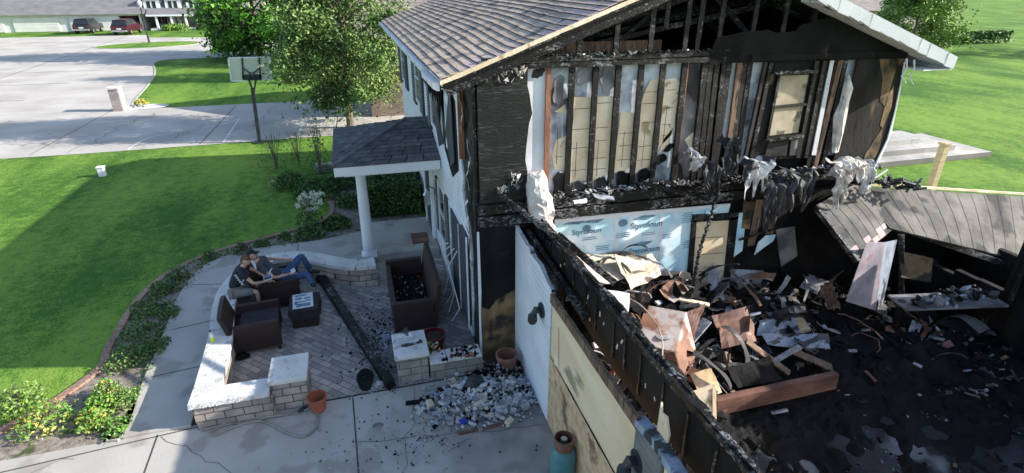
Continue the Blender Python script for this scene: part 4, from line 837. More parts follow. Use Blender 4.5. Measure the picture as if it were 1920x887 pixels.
tag(mb.build('burnt_scraps', [M_black, M_rustdk]), 'dark burnt scraps heaped on the short stub wall', 'debris', kind='stuff')

# pillar-top clutter
t = thing('melted_tray', (-1.3, 0, .56), 'crumpled whitish melted scrap lying on the shaded pillar cap', 'debris')
mb = MB(); mb.prism([(-1.48, .1, .565), (-1.1, .2, .565), (-1.0, -.05, .565), (-1.3, -.1, .565), (-1.46, -.02, .565)], (0, 0, .03)); P('flap', mb, M_cloth, t)
mb = MB(); mb.prism([(-1.45, .18, .59), (-1.25, .25, .72), (-1.15, .1, .6)], (.02, -.02, .01)); P('flap', mb, M_cloth, t)

# ------------------------------------------------------------------ patio furniture
def wicker_chair(name, label, w, dpt, seat=.40, back=.85, arm=.62, cat='armchair', cush=True, m=M_wicker):
    """faces +x, origin at its floor centre"""
    t = thing(name, (0, 0, 0), label, cat)
    mb = MB(); mb.box((-dpt / 2 + .05, -w / 2 + .08, .10), (dpt / 2 - .03, w / 2 - .08, seat)); mb.build('seat_base', m, t, local=True, bevel=.02)
    mb = MB(); hs = [(-dpt / 2 - .12, back), (-dpt / 2 + .10, seat - .05)]
    n = 10; rows = []
    for i in range(n):
        v0 = -w / 2 + i * w / n; v1 = v0 + w / n; c0 = math.sin(math.pi * i / n) * .05; c1 = math.sin(math.pi * (i + 1) / n) * .05
        mb.hexa([(-dpt / 2 + .02, v0, .12), (-dpt / 2 + .10, v0, .12), (-dpt / 2 + .10, v1, .12), (-dpt / 2 + .02, v1, .12),
                 (-dpt / 2 - .16, v0, back + c0), (-dpt / 2 - .09, v0, back + c0), (-dpt / 2 - .09, v1, back + c1), (-dpt / 2 - .16, v1, back + c1)])
    mb.build('backrest', m, t, local=True)
    for s_ in (-1, 1):
        mb = MB(); y = s_ * (w / 2 - .045); mb.box((-dpt / 2 + .04, y - .045, .10), (dpt / 2, y + .045, arm)); mb.build('arm', m, t, local=True, bevel=.025)
    for sx in (-1, 1):
        for sy in (-1, 1):
            mb = MB(); mb.box((sx * (dpt / 2 - .06) - .025, sy * (w / 2 - .05) - .025, 0), (sx * (dpt / 2 - .06) + .025, sy * (w / 2 - .05) + .025, .1)); mb.build('leg', m, t, local=True)
    if cush:
        mb = MB(); mb.box((-dpt / 2 + .12, -w / 2 + .1, seat), (dpt / 2 - .02, w / 2 - .1, seat + .1)); mb.build('seat_cushion', M_cush, t, local=True, bevel=.03)
    return t
ch = wicker_chair('wicker_armchair', 'brown wicker armchair facing the fire table near the front wall corner', .86, .80)
ch.location = (-3.86, 1.62, .012); ch.rotation_euler = (0, 0, R(5))
ch2 = wicker_chair('wicker_armchair', 'dark wicker armchair in the wall curve with the reclining man in it', .82, .80, seat=.34)
ch2.location = (-3.62, 3.12, .012); ch2.rotation_euler = (0, 0, R(6))
# loveseat against the house, burned
ls = thing('burned_loveseat', (-.95, 2.2, .012), 'charred brown wicker loveseat against the house with debris in its seat', 'loveseat')
mb = MB()
for a, b in (((-.45, -.95, .0), (-.37, .85, .55)), ): mb.box(a, b)
mb.build('front_rail', M_wicker, ls, local=True)
mb = MB(); mb.box((-.45, -1.0, 0), (.32, -.88, .62)); mb.build('arm', M_wicker, ls, local=True, bevel=.02)
mb = MB(); mb.box((-.45, .85, 0), (.32, .97, .62)); mb.build('arm', M_wicker, ls, local=True, bevel=.02)
mb = MB(); mb.hexa([(.27, -1.0, 0), (.36, -1.0, 0), (.36, .97, 0), (.27, .97, 0), (.42, -1.0, .92), (.50, -1.0, .92), (.50, .97, .95), (.42, .97, .95)]); mb.build('backrest', M_wicker, ls, local=True)
mb = MB(); mb.box((-.37, -.88, .0), (.28, .85, .24)); mb.build('seat', M_black, ls, local=True)
mb = MB()
for i in range(110): mb.rock((rnd.uniform(-1.3, -.7), rnd.uniform(1.45, 2.95), .27 + rnd.random() * .05), rnd.uniform(.01, .035), sq=(1, 1, .5), mi=0 if rnd.random() < .55 else (1 if rnd.random() < .7 else 2))
tag(mb.build('seat_debris', [M_black, M_ashlt, M_rustdk]), 'ash and flaked debris lying in the charred loveseat', 'debris', kind='stuff')
# fire table with newspaper
ft = thing('fire_table', (-3.06, 2.15, .012), 'square brown wicker fire table with a dark cover hanging over its edge', 'table')
mb = MB(); mb.box((-.24, -.28, 0), (.24, .28, .36)); mb.build('base', M_wicker, ft, local=True)
mb = MB(); mb.box((-.28, -.33, .36), (.28, .33, .43)); mb.build('tabletop', M_cush, ft, local=True, bevel=.02)
mb = MB()
for s_ in (-1, 1): mb.obox((s_ * .285, .02, .32), (.012, .5, .2), (0, s_ * R(-5), 0))
mb.obox((0, -.335, .30), (.5, .012, .2), (R(5), 0, 0)); mb.build('cover_flap', M_cush, ft, local=True)
npz = thing('newspaper', (-3.08, 2.16, .445), 'open newspaper with columns and dark photo lying on the fire table', 'newspaper')
mb = MB(); mb.obox((0, 0, .006), (.38, .56, .012), (0, 0, R(4))); mb.build('pages', M_paper, npz, local=True)
mb = MB()
for (x, y, w_, h_) in ((-.05, .2, .22, .06), (-.09, .08, .12, .10), (.08, .08, .12, .06), (-.05, -.06, .2, .05), (.02, -.18, .26, .12), (-.12, -.1, .05, .1), (.1, -.02, .1, .05)): mb.obox((x, y, .0135), (w_, h_, .002), (0, 0, R(4)))
mb.build('print_blocks', M_print, npz, local=True)
# cushion / white folder leaning by chair
mb = MB(); mb.obox(at(472, 580, z=.45) + Vector((0, .05, 0)), (.36, .26, .03), (R(14), 0, R(4)))
wb = tag(mb.build('seat_cushion', M_paper, bevel=.012), 'pale flat cushion resting over the far arm of the near armchair', 'cushion')
# boots / dark heap under chair
mb = MB(); c = at(455, 668, z=.03); mb.rock(c + Vector((0, -.05, .03)), .14, sq=(1.2, .7, .35), rot=(0, 0, .3), amp=.2); tag(mb.build('charred_rag', M_black), 'dark rag on the pavers under the near armchair', 'rag')
# bottle
bt_ = thing('spray_bottle', at(399, 640, z=.503), 'clear bottle with yellow liquid and dark cap standing on the side cap stones', 'bottle')
mb = MB(); mb.lathe((0, 0, 0), [(.036, 0), (.038, .01), (.038, .09)], 14); mb.build('liquid', mat('yellow_liquid', (.55, .65, .04), rough=.2), bt_, local=True)
mb = MB(); mb.lathe((0, 0, .09), [(.038, 0), (.036, .05), (.015, .085), (.014, .11)], 14); mb.build('neck', mat('clear_plastic', (.6, .65, .66), rough=.15), bt_, local=True)
mb = MB(); mb.lathe((0, 0, .20), [(.018, 0), (.018, .03)], 10); mb.build('cap', M_dkmetal, bt_, local=True)

def pot(loc, r, h, m, label, soil=False, tilt=(0, 0, 0), rim=.02):
    t = thing('flower_pot', loc, label, 'pot'); t.rotation_euler = tilt
    mb = MB(); mb.lathe((0, 0, 0), [(r * .68, 0), (r * .95, h * .82), (r, h * .82), (r * 1.02, h), (r * .88, h), (r * .86, h * .84), (r * .6, .05), (.01, .04)], 24); mb.build('body', m, t, local=True)
    if soil: mb = MB(); mb.lathe((0, 0, 0), [(r * .85, h * .84), (r * .5, h * .9), (.01, h * .92)], 16); mb.build('soil', M_soil, t, local=True)
    return t
pot(at(598, 768, z=.01), .155, .27, M_terra, 'orange terracotta pot on the driveway beside the sunlit pillar')
pot(at(953, 700, z=.02) + Vector((0, .1, 0)), .19, .34, M_terra2, 'big brown clay pot in the corner between house and garage wall')
rp1 = pot(at(787, 524, z=.01), .20, .30, M_redpot, 'dark red glazed pot behind the loveseat by the porch slab', True)
rp2 = pot(at(815, 655, z=.01), .22, .34, M_redpot, 'dark red glazed pot of dead plants beside the shaded pillar', True)
def leaves(mb, c, rad, n, size, mis, flat=1., sh=1.):
    for i in range(n):
        u = Vector((rnd.gauss(0, 1), rnd.gauss(0, 1), rnd.gauss(0, 1))); u.normalize(); r = rnd.random() ** .45
        p = Vector(c) + Vector((u.x * rad[0], u.y * rad[1], u.z * rad[2])) * r
        leaf(mb, p, size * rnd.uniform(.6, 1.3), rnd.choice(mis))
def leaf(mb, p, s_, mi):
    a = Vector((rnd.gauss(0, 1), rnd.gauss(0, 1), rnd.gauss(0, .7))).normalized(); b = a.cross(Vector((rnd.gauss(0, 1), rnd.gauss(0, 1), rnd.gauss(0, 1)))).normalized()
    o = len(mb.v); mb.v += [p - a * s_ * .5, p + b * s_ * .28, p + a * s_ * .5, p - b * s_ * .28]; mb.f.append((o, o + 1, o + 2, o + 3)); mb.mi.append(mi)
mb = MB(); p = at(815, 655, z=.36); leaves(mb, p + Vector((-.05, 0, .06)), (.16, .16, .08), 60, .07, (0, 1, 2)); 
tag(mb.build('wilted_plant', [L1, L2, M_wood]), 'wilted plant with a few green leaves in the red pot beside the pillar', 'plant')
mb = MB(); p = at(787, 524, z=.31); leaves(mb, p, (.16, .14, .06), 30, .06, (0, 1)); tag(mb.build('dead_plant', [L6, M_brwood]), 'brown dead stems in the red pot by the porch slab', 'plant')
# white rag near porch
def crumple(name, c, sx, sy, h, m, label, cat, seed=0, n=12, rz=0, drape=None):
    mb = MB(); vs = []
    for i in range(n + 1):
        for j in range(n + 1):
            u = i / n - .5; v = j / n - .5; q = Vector((u * 4 + seed, v * 4, seed * .7))
            edge_ = 1 + .25 * noise.noise(Vector((u * 5, v * 5, seed + 9)))
            x = u * sx * edge_; y = v * sy * edge_; z = h * (.5 + noise.noise(q) + .5 * noise.noise(q * 2.3))
            x, y = x * math.cos(rz) - y * math.sin(rz), x * math.sin(rz) + y * math.cos(rz)
            vs.append(Vector(c) + Vector((x, y, max(z, .006))))
    fs = [(i * (n + 1) + j, (i + 1) * (n + 1) + j, (i + 1) * (n + 1) + j + 1, i * (n + 1) + j + 1) for i in range(n) for j in range(n)]
    k = len(vs); mb.add(vs + [v - Vector((0, 0, .005)) for v in vs], fs + [tuple(a + k for a in f[::-1]) for f in fs])
    o = mb.build(name, m, smooth=False); return tag(o, label, cat)
crumple('white_rag', at(758, 520, z=.012), .34, .18, .10, M_cloth, 'crumpled white rag on the pavers between the porch slab and loveseat', 'rag', 3, rz=.3)
crumple('white_sheet', at(722, 640, z=.012), .20, .55, .05, M_sheetbl, 'pale torn sheet scrap beside the charred beam', 'debris', 5, rz=-.3)
mb = MB(); mb.bar(at(604, 522, z=.11), at(733, 722, z=.08), .17, .17, wob=.14, n=30); mb.obox(at(603, 524, z=.10), (.22, .12, .15), (.2, .1, -.3))
tag(mb.build('charred_beam', M_charv), 'long charred roof beam lying across the paver patio', 'beam')
c = at(685, 712, z=.015)
mb = MB(); mb.prism([c + Vector((.14 * math.cos(a) * (1 + .1 * math.sin(3 * a)), .30 * math.sin(a), 0)) for a in [i * math.pi / 10 for i in range(20)]], (0, 0, .02)); tag(mb.build('burnt_mat', M_black), 'oval black burnt mat beside the lower end of the charred beam', 'mat')
mb = MB(); mb.rock(at(712, 722, z=.03), .09, sq=(1, 1.3, .5), amp=.4); tag(mb.build('stone_lump', M_ashlt), 'pale rough stone lump between the burnt mat and the beam end', 'stone')
# doormat
c = at(787, 446, z=.17); mb = MB(); mb.obox(c, (.42, .62, .02), (0, 0, 0)); tag(mb.build('doormat', M_rustdk), 'reddish brown doormat on the porch slab by the door', 'doormat')
# hose
hs = [(560, 775), (520, 778), (470, 792), (430, 795), (398, 808), (402, 816), (425, 806), (470, 790), (500, 792), (540, 812), (570, 818), (594, 800), (596, 778), (585, 765), (570, 770)]
mb = MB(); mb.tube(smooth_line(G(*hs, z=.026), 6), .019, 6)
mb.tube(smooth_line(G((560, 770), (540, 776), (500, 782), (440, 788), (405, 800), (380, 806), z=.034), 6), .019, 6)
hz = thing('garden_hose', at(500, 795, z=.01), 'tan garden hose looped on the driveway in front of the seat wall', 'hose'); P('hose_line', mb, M_hose, hz)
mb = MB(); mb.tube(G((558, 772), (566, 768), (575, 762), z=.04), [.02, .03, .018], 8); P('nozzle', mb, M_dkmetal, hz)

# ------------------------------------------------------------------ rubble on driveway and patio
def rubble(name, label, cx, cy, rx, ry, n, h, mats, smin=.012, smax=.06, wts=None, kind='stuff', boxy=.4, flat=.7):
    mb = MB()
    for i in range(n):
        a = rnd.random() * 6.283; r = abs(rnd.gauss(0, .5)); 
        if r > 1.3: continue
        x = cx + rx * r * math.cos(a); y = cy + ry * r * math.sin(a); s_ = rnd.uniform(smin, smax) * (1 if rnd.random() < .8 else 1.5)
        z = .012 + s_ * .3 + h * max(0, 1 - r) * rnd.random()
        mi = rnd.choices(range(len(mats)), wts)[0] if wts else rnd.randrange(len(mats))
        if rnd.random() < boxy: mb.obox((x, y, z), (s_ * rnd.uniform(1, 2.2), s_ * rnd.uniform(.8, 1.5), s_ * rnd.uniform(.3, 1)), (rnd.uniform(-.6, .6), rnd.uniform(-.6, .6), rnd.random() * 3), mi)
        else: mb.rock((x, y, z), s_ * .8, sq=(1, 1, flat), mi=mi)
    return tag(mb.build(name, mats), label, 'debris', kind=kind)
cR = at(905, 752, z=0)
mb = MB()
n = 26
for i in range(n):
    for j in range(n):
        pass
rubble('rubble_heap', 'heap of grey and white burnt rubble on the driveway', cR.x + .05, cR.y + .05, .95, .60, 3600, .26, [M_ashlt, M_black, M_rub, M_plaster, M_sheetbl], .014, .05, (7, 2.6, 5, 1.6, 3), boxy=.65)
mb = MB(); nn_ = 30; vs = []
for i in range(nn_ + 1):
    for j in range(nn_ + 1):
        u = i / nn_ * 2 - 1; v = j / nn_ * 2 - 1; r2 = u * u + v * v
        vs.append((cR.x + .05 + u * .85, cR.y + .05 + v * .55, .008 + .17 * max(0, 1 - r2) + (.05 * noise.noise(Vector((u * 4, v * 4, 1))) if r2 < 1 else 0)))
mb.add(vs, [(i * (nn_ + 1) + j, (i + 1) * (nn_ + 1) + j, (i + 1) * (nn_ + 1) + j + 1, i * (nn_ + 1) + j + 1) for i in range(nn_) for j in range(nn_) if ((i / nn_ * 2 - 1) ** 2 + (j / nn_ * 2 - 1) ** 2) < 1])
tag(mb.build('ash_mound', M_drygrey), 'grey ash mound under the driveway rubble heap', 'ash', kind='stuff')
rubble('rubble_heap', 'dark rubble spilling against the stub wall and garage corner', at(935, 705, z=0).x, at(935, 705, z=0).y, .55, .35, 420, .2, [M_black, M_ashlt, M_rustdk], .02, .05, (6, 3, 2))
rubble('patio_grit', 'grit and ash flakes scattered over the pavers around the beam', -1.75, 1.2, .9, 2.4, 1300, .01, [M_ashlt, M_black, M_sheetbl], .006, .022, (4, 4, 1.5))
rubble('driveway_grit', 'small crumbs scattered on the driveway around the rubble heap', -1.2, -1.7, 2.4, 1.3, 330, .0, [M_ashlt, M_black], .005, .018)
# individual pieces of the heap
def piece(px, z, size, rot, m, name, label, cat='debris'):
    mb = MB(); mb.obox(at(*px, z=z), size, rot); return tag(mb.build(name, m, bevel=min(size) * .15), label, cat)
M_blue = mat('cobalt', (.03, .05, .4), (.06, .08, .5), rough=.4)
piece((868, 790), .05, (.12, .09, .03), (.1, .2, .4), M_blue, 'blue_plastic_piece', 'cobalt blue plastic piece at the front of the rubble heap')
for i, (px, lab) in enumerate((((845, 789), 'grey cinder lump left of the blue plastic piece'), ((806, 757), 'grey square lump at the left rim of the rubble heap'), ((985, 762), 'pale broken brick at the right side of the rubble heap'), ((955, 790), 'small pale brick at the lower right rim of the rubble heap'), ((880, 738), 'upright pale brick in the middle of the rubble heap'))):
    piece(px, .07, (.13, .09, .08), (rnd.uniform(-.3, .3), rnd.uniform(-.3, .3), rnd.random() * 2), M_ashlt if i % 2 == 0 else M_plaster, 'broken_brick', lab, 'brick')
piece((905, 803), .02, (.75, .05, .03), (0, 0, .03), M_rustdk, 'thin_batten', 'thin charred slat along the front edge of the rubble heap', 'board')
piece((782, 754), .015, (.36, .10, .015), (0, 0, -.12), M_black, 'black_shard', 'flat black shard pointing left from the rubble heap')
piece((860, 832), .02, (.40, .012, .012), (0, 0, .52), M_ashlt, 'thin_rod', 'thin bent rod lying on the driveway below the rubble', 'rod')
piece((890, 735), .12, (.36, .05, .03), (.1, .1, -.6), M_plaster, 'pale_lath', 'short pale lath lying across the rubble heap', 'board')
mb = MB(); mb.rock(at(893, 722, z=.2), .22, sq=(1, .7, .8), amp=.2); tag(mb.build('scorched_sack', M_clothdk), 'rounded scorched sack at the back of the rubble heap', 'sack')
mb = MB(); mb.rock(at(708, 798, z=.01), .10, sq=(1, .7, .12), rot=(0, 0, 0), amp=.15); tag(mb.build('cinder_disc', M_drygrey), 'flat grey cinder on the driveway beside the joint', 'debris')
mb = MB(); mb.tube(smooth_line(G((800, 765), (812, 775), (830, 778), (838, 768), z=.03), 4), .012, 5); mb.tube(G((800, 765), (838, 768), z=.03), .01, 5); tag(mb.build('bent_wire', M_metal), 'bent pale wire loop at the left rim of the rubble heap', 'wire')
# gas tank at bottom
tk = thing('gas_cylinder', at(1056, 905, z=.0) + Vector((0, .05, 0)), 'teal gas cylinder with rusty collar beside the plywood garage wall', 'gas cylinder')
mb = MB(); mb.lathe((0, 0, 0), [(.12, 0), (.13, .05), (.155, .1), (.16, .35), (.15, .44), (.09, .50), (.04, .52)], 24); mb.build('body', M_teal, tk, local=True, smooth=True)
mb = MB(); mb.lathe((0, 0, .48), [(.115, 0), (.12, .14), (.105, .14), (.10, .0)], 20, cap=False); mb.build('collar', M_rustdk, tk, local=True)
mb = MB(); mb.lathe((0, 0, .51), [(.025, 0), (.025, .07), (.04, .07), (.04, .1)], 10); mb.build('valve', M_metal, tk, local=True); tk.scale = (1.08, 1.08, 1.22)

# ------------------------------------------------------------------ garage interior debris
def heapz(x, y):
    h = 0
    for cx, cy, sx, sy, a in ((1.9, -.35, 1.0, .7, 1.3), (3.2, -.4, 1.0, .6, 1.05), (1.6, -2.0, .8, 1.2, .7), (4.7, -.7, 1.1, .7, .75), (3.2, -1.6, 1.0, .6, .35), (3.0, -2.0, 1.0, .7, .25), (6.8, -.6, 1.5, .7, .55), (7.8, -2.0, 1.1, 1.0, .40), (5.6, -1.6, .9, .7, .22)):
        h += a * math.exp(-((x - cx) / sx) ** 2 - ((y - cy) / sy) ** 2)
    return h
mb = MB(); NX, NY = 90, 60; vs = []
for i in range(NX + 1):
    for j in range(NY + 1):
        x = .97 + i * 9.6 / NX; y = -5.2 + j * 5.15 / NY; h = heapz(x, y); q = Vector((x, y, 0))
        vs.append((x, y, .0 + h + (.10 + .12 * h) * (noise.noise(q * 2.2) + .7 * noise.noise(q * 6)) + .05 - .07 * max(0, min(1, (-y - 3.2) / 1.2))))
mb.add(vs, [(i * (NY + 1) + j, (i + 1) * (NY + 1) + j, (i + 1) * (NY + 1) + j + 1, i * (NY + 1) + j + 1) for i in range(NX) for j in range(NY)])
tag(mb.build('ash_heap', M_black), 'black ash and char covering the gutted garage floor', 'ash', kind='stuff')
mb = MB()
for i in range(1700):
    x = rnd.uniform(1.0, 8.9); y = rnd.uniform(-5.0, -.05); h = heapz(x, y)
    if rnd.random() > .30 + h: continue
    s_ = rnd.uniform(.03, .16) * (.5 + min(1, h)); 
    mi = rnd.choices(range(6), (12, 2.0, 1.6, 1.2, .8, 5))[0]
    if h < .15 and rnd.random() < .75: mi = 0; s_ *= .6
    mb.obox((x, y, h + .03 + rnd.random() * .09), (s_ * rnd.uniform(1, 3.4), s_ * rnd.uniform(.5, 1.3), rnd.uniform(.008, .04)), (rnd.uniform(-.9, .9), rnd.uniform(-.7, .7), rnd.random() * 6.3), mi)
tag(mb.build('charred_rubble', [M_black, M_ashlt, M_rustdk, M_brwood, M_sheetbl, M_char]), 'mixed charred splinters and scraps heaped inside the gutted garage', 'debris', kind='stuff')
mb = MB()
for i in range(1000):
    x = rnd.uniform(2.6, 8.2); y = rnd.uniform(-5.0, -1.6)
    if noise.noise(Vector((x * 1.1, y * 1.1, 4))) + .25 * rnd.random() < .34: continue
    mb.rock((x, y, .03), rnd.uniform(.004, .012) * (2 if rnd.random() < .06 else 1), mi=rnd.choice((0, 0, 1)))
tag(mb.build('ash_flakes', [M_ashlt, M_sheetbl]), 'pale ash flakes scattered on the sooty garage floor', 'ash', kind='stuff')

mb = MB()
for i in range(260):
    x = rnd.uniform(1.2, 8.8); y = rnd.uniform(-3.0, -.15); h = heapz(x, y)
    if h < .22 + .2 * rnd.random(): continue
    c = Vector((x, y, h + rnd.uniform(.02, .2))); az = rnd.random() * 6.28; L_ = rnd.uniform(.25, .95); w_ = rnd.choice((.05, .08, .12, .22, .34)); tl = rnd.uniform(-.7, .7); cu_ = rnd.uniform(-2.2, 2.2)
    d = Vector((math.cos(az), math.sin(az), 0)); sd_ = Vector((-d.y, d.x, rnd.uniform(-.6, .6))).normalized(); up_ = d.cross(sd_); p = c - d * L_ / 2; mi = rnd.choices(range(8), (6, 2, 4, 2, 4, 2, 2, .6))[0]; k_ = 7; prev = None
    for q_ in range(k_ + 1):
        t_ = q_ / k_ - .5; a_ = tl + cu_ * t_; wob_ = w_ * (1 + .35 * noise.noise(Vector((q_ * .9, i, 0))))
        cur = (p + sd_ * wob_ / 2, p - sd_ * wob_ / 2 + up_ * .03 * math.sin(q_ + i))
        if prev: nn_2 = up_ * .008; mb.hexa([prev[0], cur[0], cur[1], prev[1], prev[0] + nn_2, cur[0] + nn_2, cur[1] + nn_2, prev[1] + nn_2], mi)
        prev = cur; p = p + (d * math.cos(a_) + up_ * math.sin(a_)) * (L_ / k_)
tag(mb.build('twisted_wreckage', [M_black, M_rustdk, M_clothdk, M_ashlt, M_foilsoot, M_brwood, M_drygrey, M_rust]), 'twisted metal strips and buckled boards tangled through the garage heap', 'debris', kind='stuff')
mb = MB()
for i in range(46):
    x = rnd.uniform(1.2, 8.0); y = rnd.uniform(-2.4, -.1); h = heapz(x, y); c = Vector((x, y, h + .08)); pts = [c]
    d = Vector((rnd.gauss(0, 1), rnd.gauss(0, 1), rnd.uniform(-.1, .9))).normalized()
    for q_ in range(7): d = (d + Vector((rnd.gauss(0, .35), rnd.gauss(0, .35), -.16))).normalized(); pts.append(pts[-1] + d * rnd.uniform(.07, .16))
    mb.tube(smooth_line(pts, 3), rnd.choice((.005, .008, .014)), 5, mi=rnd.randrange(3))
tag(mb.build('tangled_wires', [M_rustdk, M_ashlt, M_black]), 'tangled burnt wires and conduit sticking out of the garage heap', 'wire', kind='stuff')
def bent_sheet(name, c, sx, sy, rot, m, label, bend=.1, seed=0, cat='sheet metal', n=10, th=.008, rag=.15):
    mb = MB(); vs = []; M_ = Euler(rot).to_matrix()
    for i in range(n + 1):
        for j in range(n + 1):
            u = i / n - .5; v = j / n - .5
            e = 1 + rag * noise.noise(Vector((u * 4, v * 4, seed + 3.3)))
            p = Vector((u * sx * e, v * sy * e, bend * (math.sin(u * 3.1 + seed) + noise.noise(Vector((u * 2.5, v * 2.5, seed))) * 1.2)))
            vs.append(Vector(c) + M_ @ p)
    fs = [(i * (n + 1) + j, (i + 1) * (n + 1) + j, (i + 1) * (n + 1) + j + 1, i * (n + 1) + j + 1) for i in range(n) for j in range(n)]
    k = len(vs); nn = M_ @ Vector((0, 0, th)); fs2 = [tuple(a + k for a in f[::-1]) for f in fs]
    rim = [i for i in range(n + 1)] + [i * (n + 1) + n for i in range(1, n + 1)] + [n * (n + 1) + j for j in range(n - 1, -1, -1)] + [i * (n + 1) for i in range(n - 1, 0, -1)]
    mb.add(vs + [v - nn for v in vs], fs + fs2 + [(rim[i], rim[(i + 1) % len(rim)], rim[(i + 1) % len(rim)] + k, rim[i] + k) for i in range(len(rim))])
    return tag(mb.build(name, m), label, cat)
# --- individually visible wreckage (pixel anchors give the spot, z the real height)
def quad_sheet(name, px, zs, m, label, cat='sheet', th=.012, sub=6, bump=.03, seed=0):
    A, B, Cc, D = [at(a, b, z=z) for (a, b), z in zip(px, zs)]
    mb = MB(); vs = []; nn = (B - A).cross(D - A).normalized()
    for i in range(sub + 1):
        for j in range(sub + 1):
            p = A.lerp(B, i / sub).lerp(D.lerp(Cc, i / sub), j / sub); p += nn * bump * (noise.noise(p * 2.5 + Vector((seed, 0, 0))) * 1.5)
            if i in (0, sub) or j in (0, sub): p += Vector((noise.noise(p * 9), noise.noise(p * 8 + Vector((4, 4, 4))), 0)) * .03
            vs.append(p)
    n = sub; k = len(vs)
    fs = [(i * (n + 1) + j, (i + 1) * (n + 1) + j, (i + 1) * (n + 1) + j + 1, i * (n + 1) + j + 1) for i in range(n) for j in range(n)]
    rim = [i for i in range(n + 1)] + [i * (n + 1) + n for i in range(1, n + 1)] + [n * (n + 1) + j for j in range(n - 1, -1, -1)] + [i * (n + 1) for i in range(n - 1, 0, -1)]
    mb.add(vs + [v - nn * th for v in vs], fs + [tuple(a + k for a in f[::-1]) for f in fs] + [(rim[i], rim[(i + 1) % len(rim)], rim[(i + 1) % len(rim)] + k, rim[i] + k) for i in range(len(rim))])
    return tag(mb.build(name, m), label, cat)
quad_sheet('plaster_sheet', ((1092, 474), (1185, 470), (1238, 503), (1130, 530)), (1.85, 1.78, 1.68, 1.82), M_plaster, 'large cream plaster sheet on the heap below the blue foam board', seed=1, bump=.06)
quad_sheet('plaster_sheet', ((1150, 482), (1222, 478), (1238, 518), (1185, 540)), (1.95, 1.80, 1.62, 1.75), M_plaster, 'second cream sheet lying over the heap beside the boarded doorway', seed=4, bump=.08)
quad_sheet('plaster_sheet', ((1048, 448), (1092, 474), (1150, 535), (1110, 528)), (2.1, 2.0, 1.8, 1.95), M_insul, 'narrow whitish board sloping down behind the charred header', seed=7)
quad_sheet('white_slatted_panel', ((1100, 538), (1178, 550), (1180, 628), (1140, 590)), (2.0, 1.85, 1.35, 1.65), M_wsoot, 'white slatted panel catching the sun behind the header', seed=2, bump=.01)
for i in range(5):
    a = at(1112 + i * 15, 547 + i * 3, z=1.32); b = at(1122 + i * 14, 585 + i * 9, z=1.1); 
# rusted appliance shell
ap = thing('rusted_cabinet', at(1240, 640, z=.2), 'large rusted steel cabinet shell tipped over in the garage debris', 'cabinet')
A = [at(*p, z=z) for p, z in (((1212, 572), 1.25), ((1285, 585), 1.25), ((1265, 660), .95), ((1188, 640), 1.0))]
dn = Vector((.05, -.35, -.55))
mb = MB(); mb.prism(A, (0, 0, -.015)); o = P('top_face', mb, M_rust, ap)
mb = MB(); mb.hexa([A[3] + dn, A[2] + dn, A[2] + dn + Vector((0, .02, 0)), A[3] + dn + Vector((0, .02, 0)), A[3], A[2], A[2] + Vector((0, .02, 0)), A[3] + Vector((0, .02, 0))]); P('side_face', mb, M_rustdk, ap)
mb = MB(); mb.hexa([A[2] + dn, A[1] + dn, A[1] + dn + Vector((.02, 0, 0)), A[2] + dn + Vector((.02, 0, 0)), A[2], A[1], A[1] + Vector((.02, 0, 0)), A[2] + Vector((.02, 0, 0))]); P('end_face', mb, M_rust, ap)
mb = MB(); c = A[0].lerp(A[2], .68); mb.prism([c + Vector((.16 * math.cos(a), .10 * math.sin(a), .004 - .04 * math.sin(a) * 0)) for a in [i * math.pi / 8 for i in range(16)]], (0, 0, .012)); P('grille', mb, M_ashlt, ap)
# wire hoop
mb = MB(); mb.tube(smooth_line([at(1115, 548, z=1.35), at(1160, 553, z=1.4), at(1195, 568, z=1.4), at(1222, 595, z=1.35), at(1240, 630, z=1.25), at(1242, 665, z=1.1), at(1236, 700, z=.9)], 6), .012, 6)
tag(mb.build('curved_rod', M_rust), 'long curved rusty rod arching over the cabinet shell', 'rod')
def plank(name, a, za, b, zb, w, t, m, label, cat='board', wob=.08, up=(0, 0, 1)):
    mb = MB(); mb.bar(at(*a, z=za), at(*b, z=zb), w, t, wob=wob, n=10, up=up); return tag(mb.build(name, m), label, cat)
plank('steel_rail', (1326, 600), 1.0, (1240, 700), .4, .18, .03, M_ashlt, 'wide grey metal strip leaning beside the rusted cabinet', 'rail')
plank('fallen_girder', (1340, 762), .30, (1566, 712), .38, .12, .30, M_rustdk, 'reddish brown blistered beam lying along the front of the debris', 'beam', up=(0, 0, 1))
plank('charred_plank', (1110, 520), 1.35, (1335, 565), 1.05, .14, .06, M_black, 'thick black plank across the heap under the cream sheets', 'board')
plank('charred_plank', (1270, 560), 1.2, (1330, 572), 1.15, .10, .03, M_lath, 'small pale-edged plank beside the hanging chain', 'board')
plank('charred_plank', (1330, 610), .75, (1440, 690), .45, .10, .04, M_char, 'burnt plank lying under the pale blue sheets', 'board')
plank('charred_plank', (1400, 640), .7, (1480, 700), .35, .16, .03, M_brwood, 'brown plank sticking out of the middle of the garage heap', 'board')
plank('charred_plank', (1410, 700), .35, (1500, 650), .62, .09, .04, M_ashlt, 'grey split plank crossing below the pale blue sheets', 'board')
plank('charred_plank', (1560, 690), .3, (1480, 655), .5, .22, .02, M_brwood, 'broad brown panel wedged behind the blistered beam', 'board')
quad_sheet('blue_sheet', ((1424, 600), (1492, 590), (1498, 625), (1424, 628)), (.75, .7, .55, .6), M_sheetbl, 'crumpled pale blue sheet at the back of the heap', seed=3, bump=.07)
quad_sheet('blue_sheet', ((1425, 625), (1552, 627), (1556, 655), (1440, 648)), (.62, .6, .45, .5), M_sheetbl, 'long pale blue metal sheet lying flat on the right of the heap', seed=5, bump=.05)
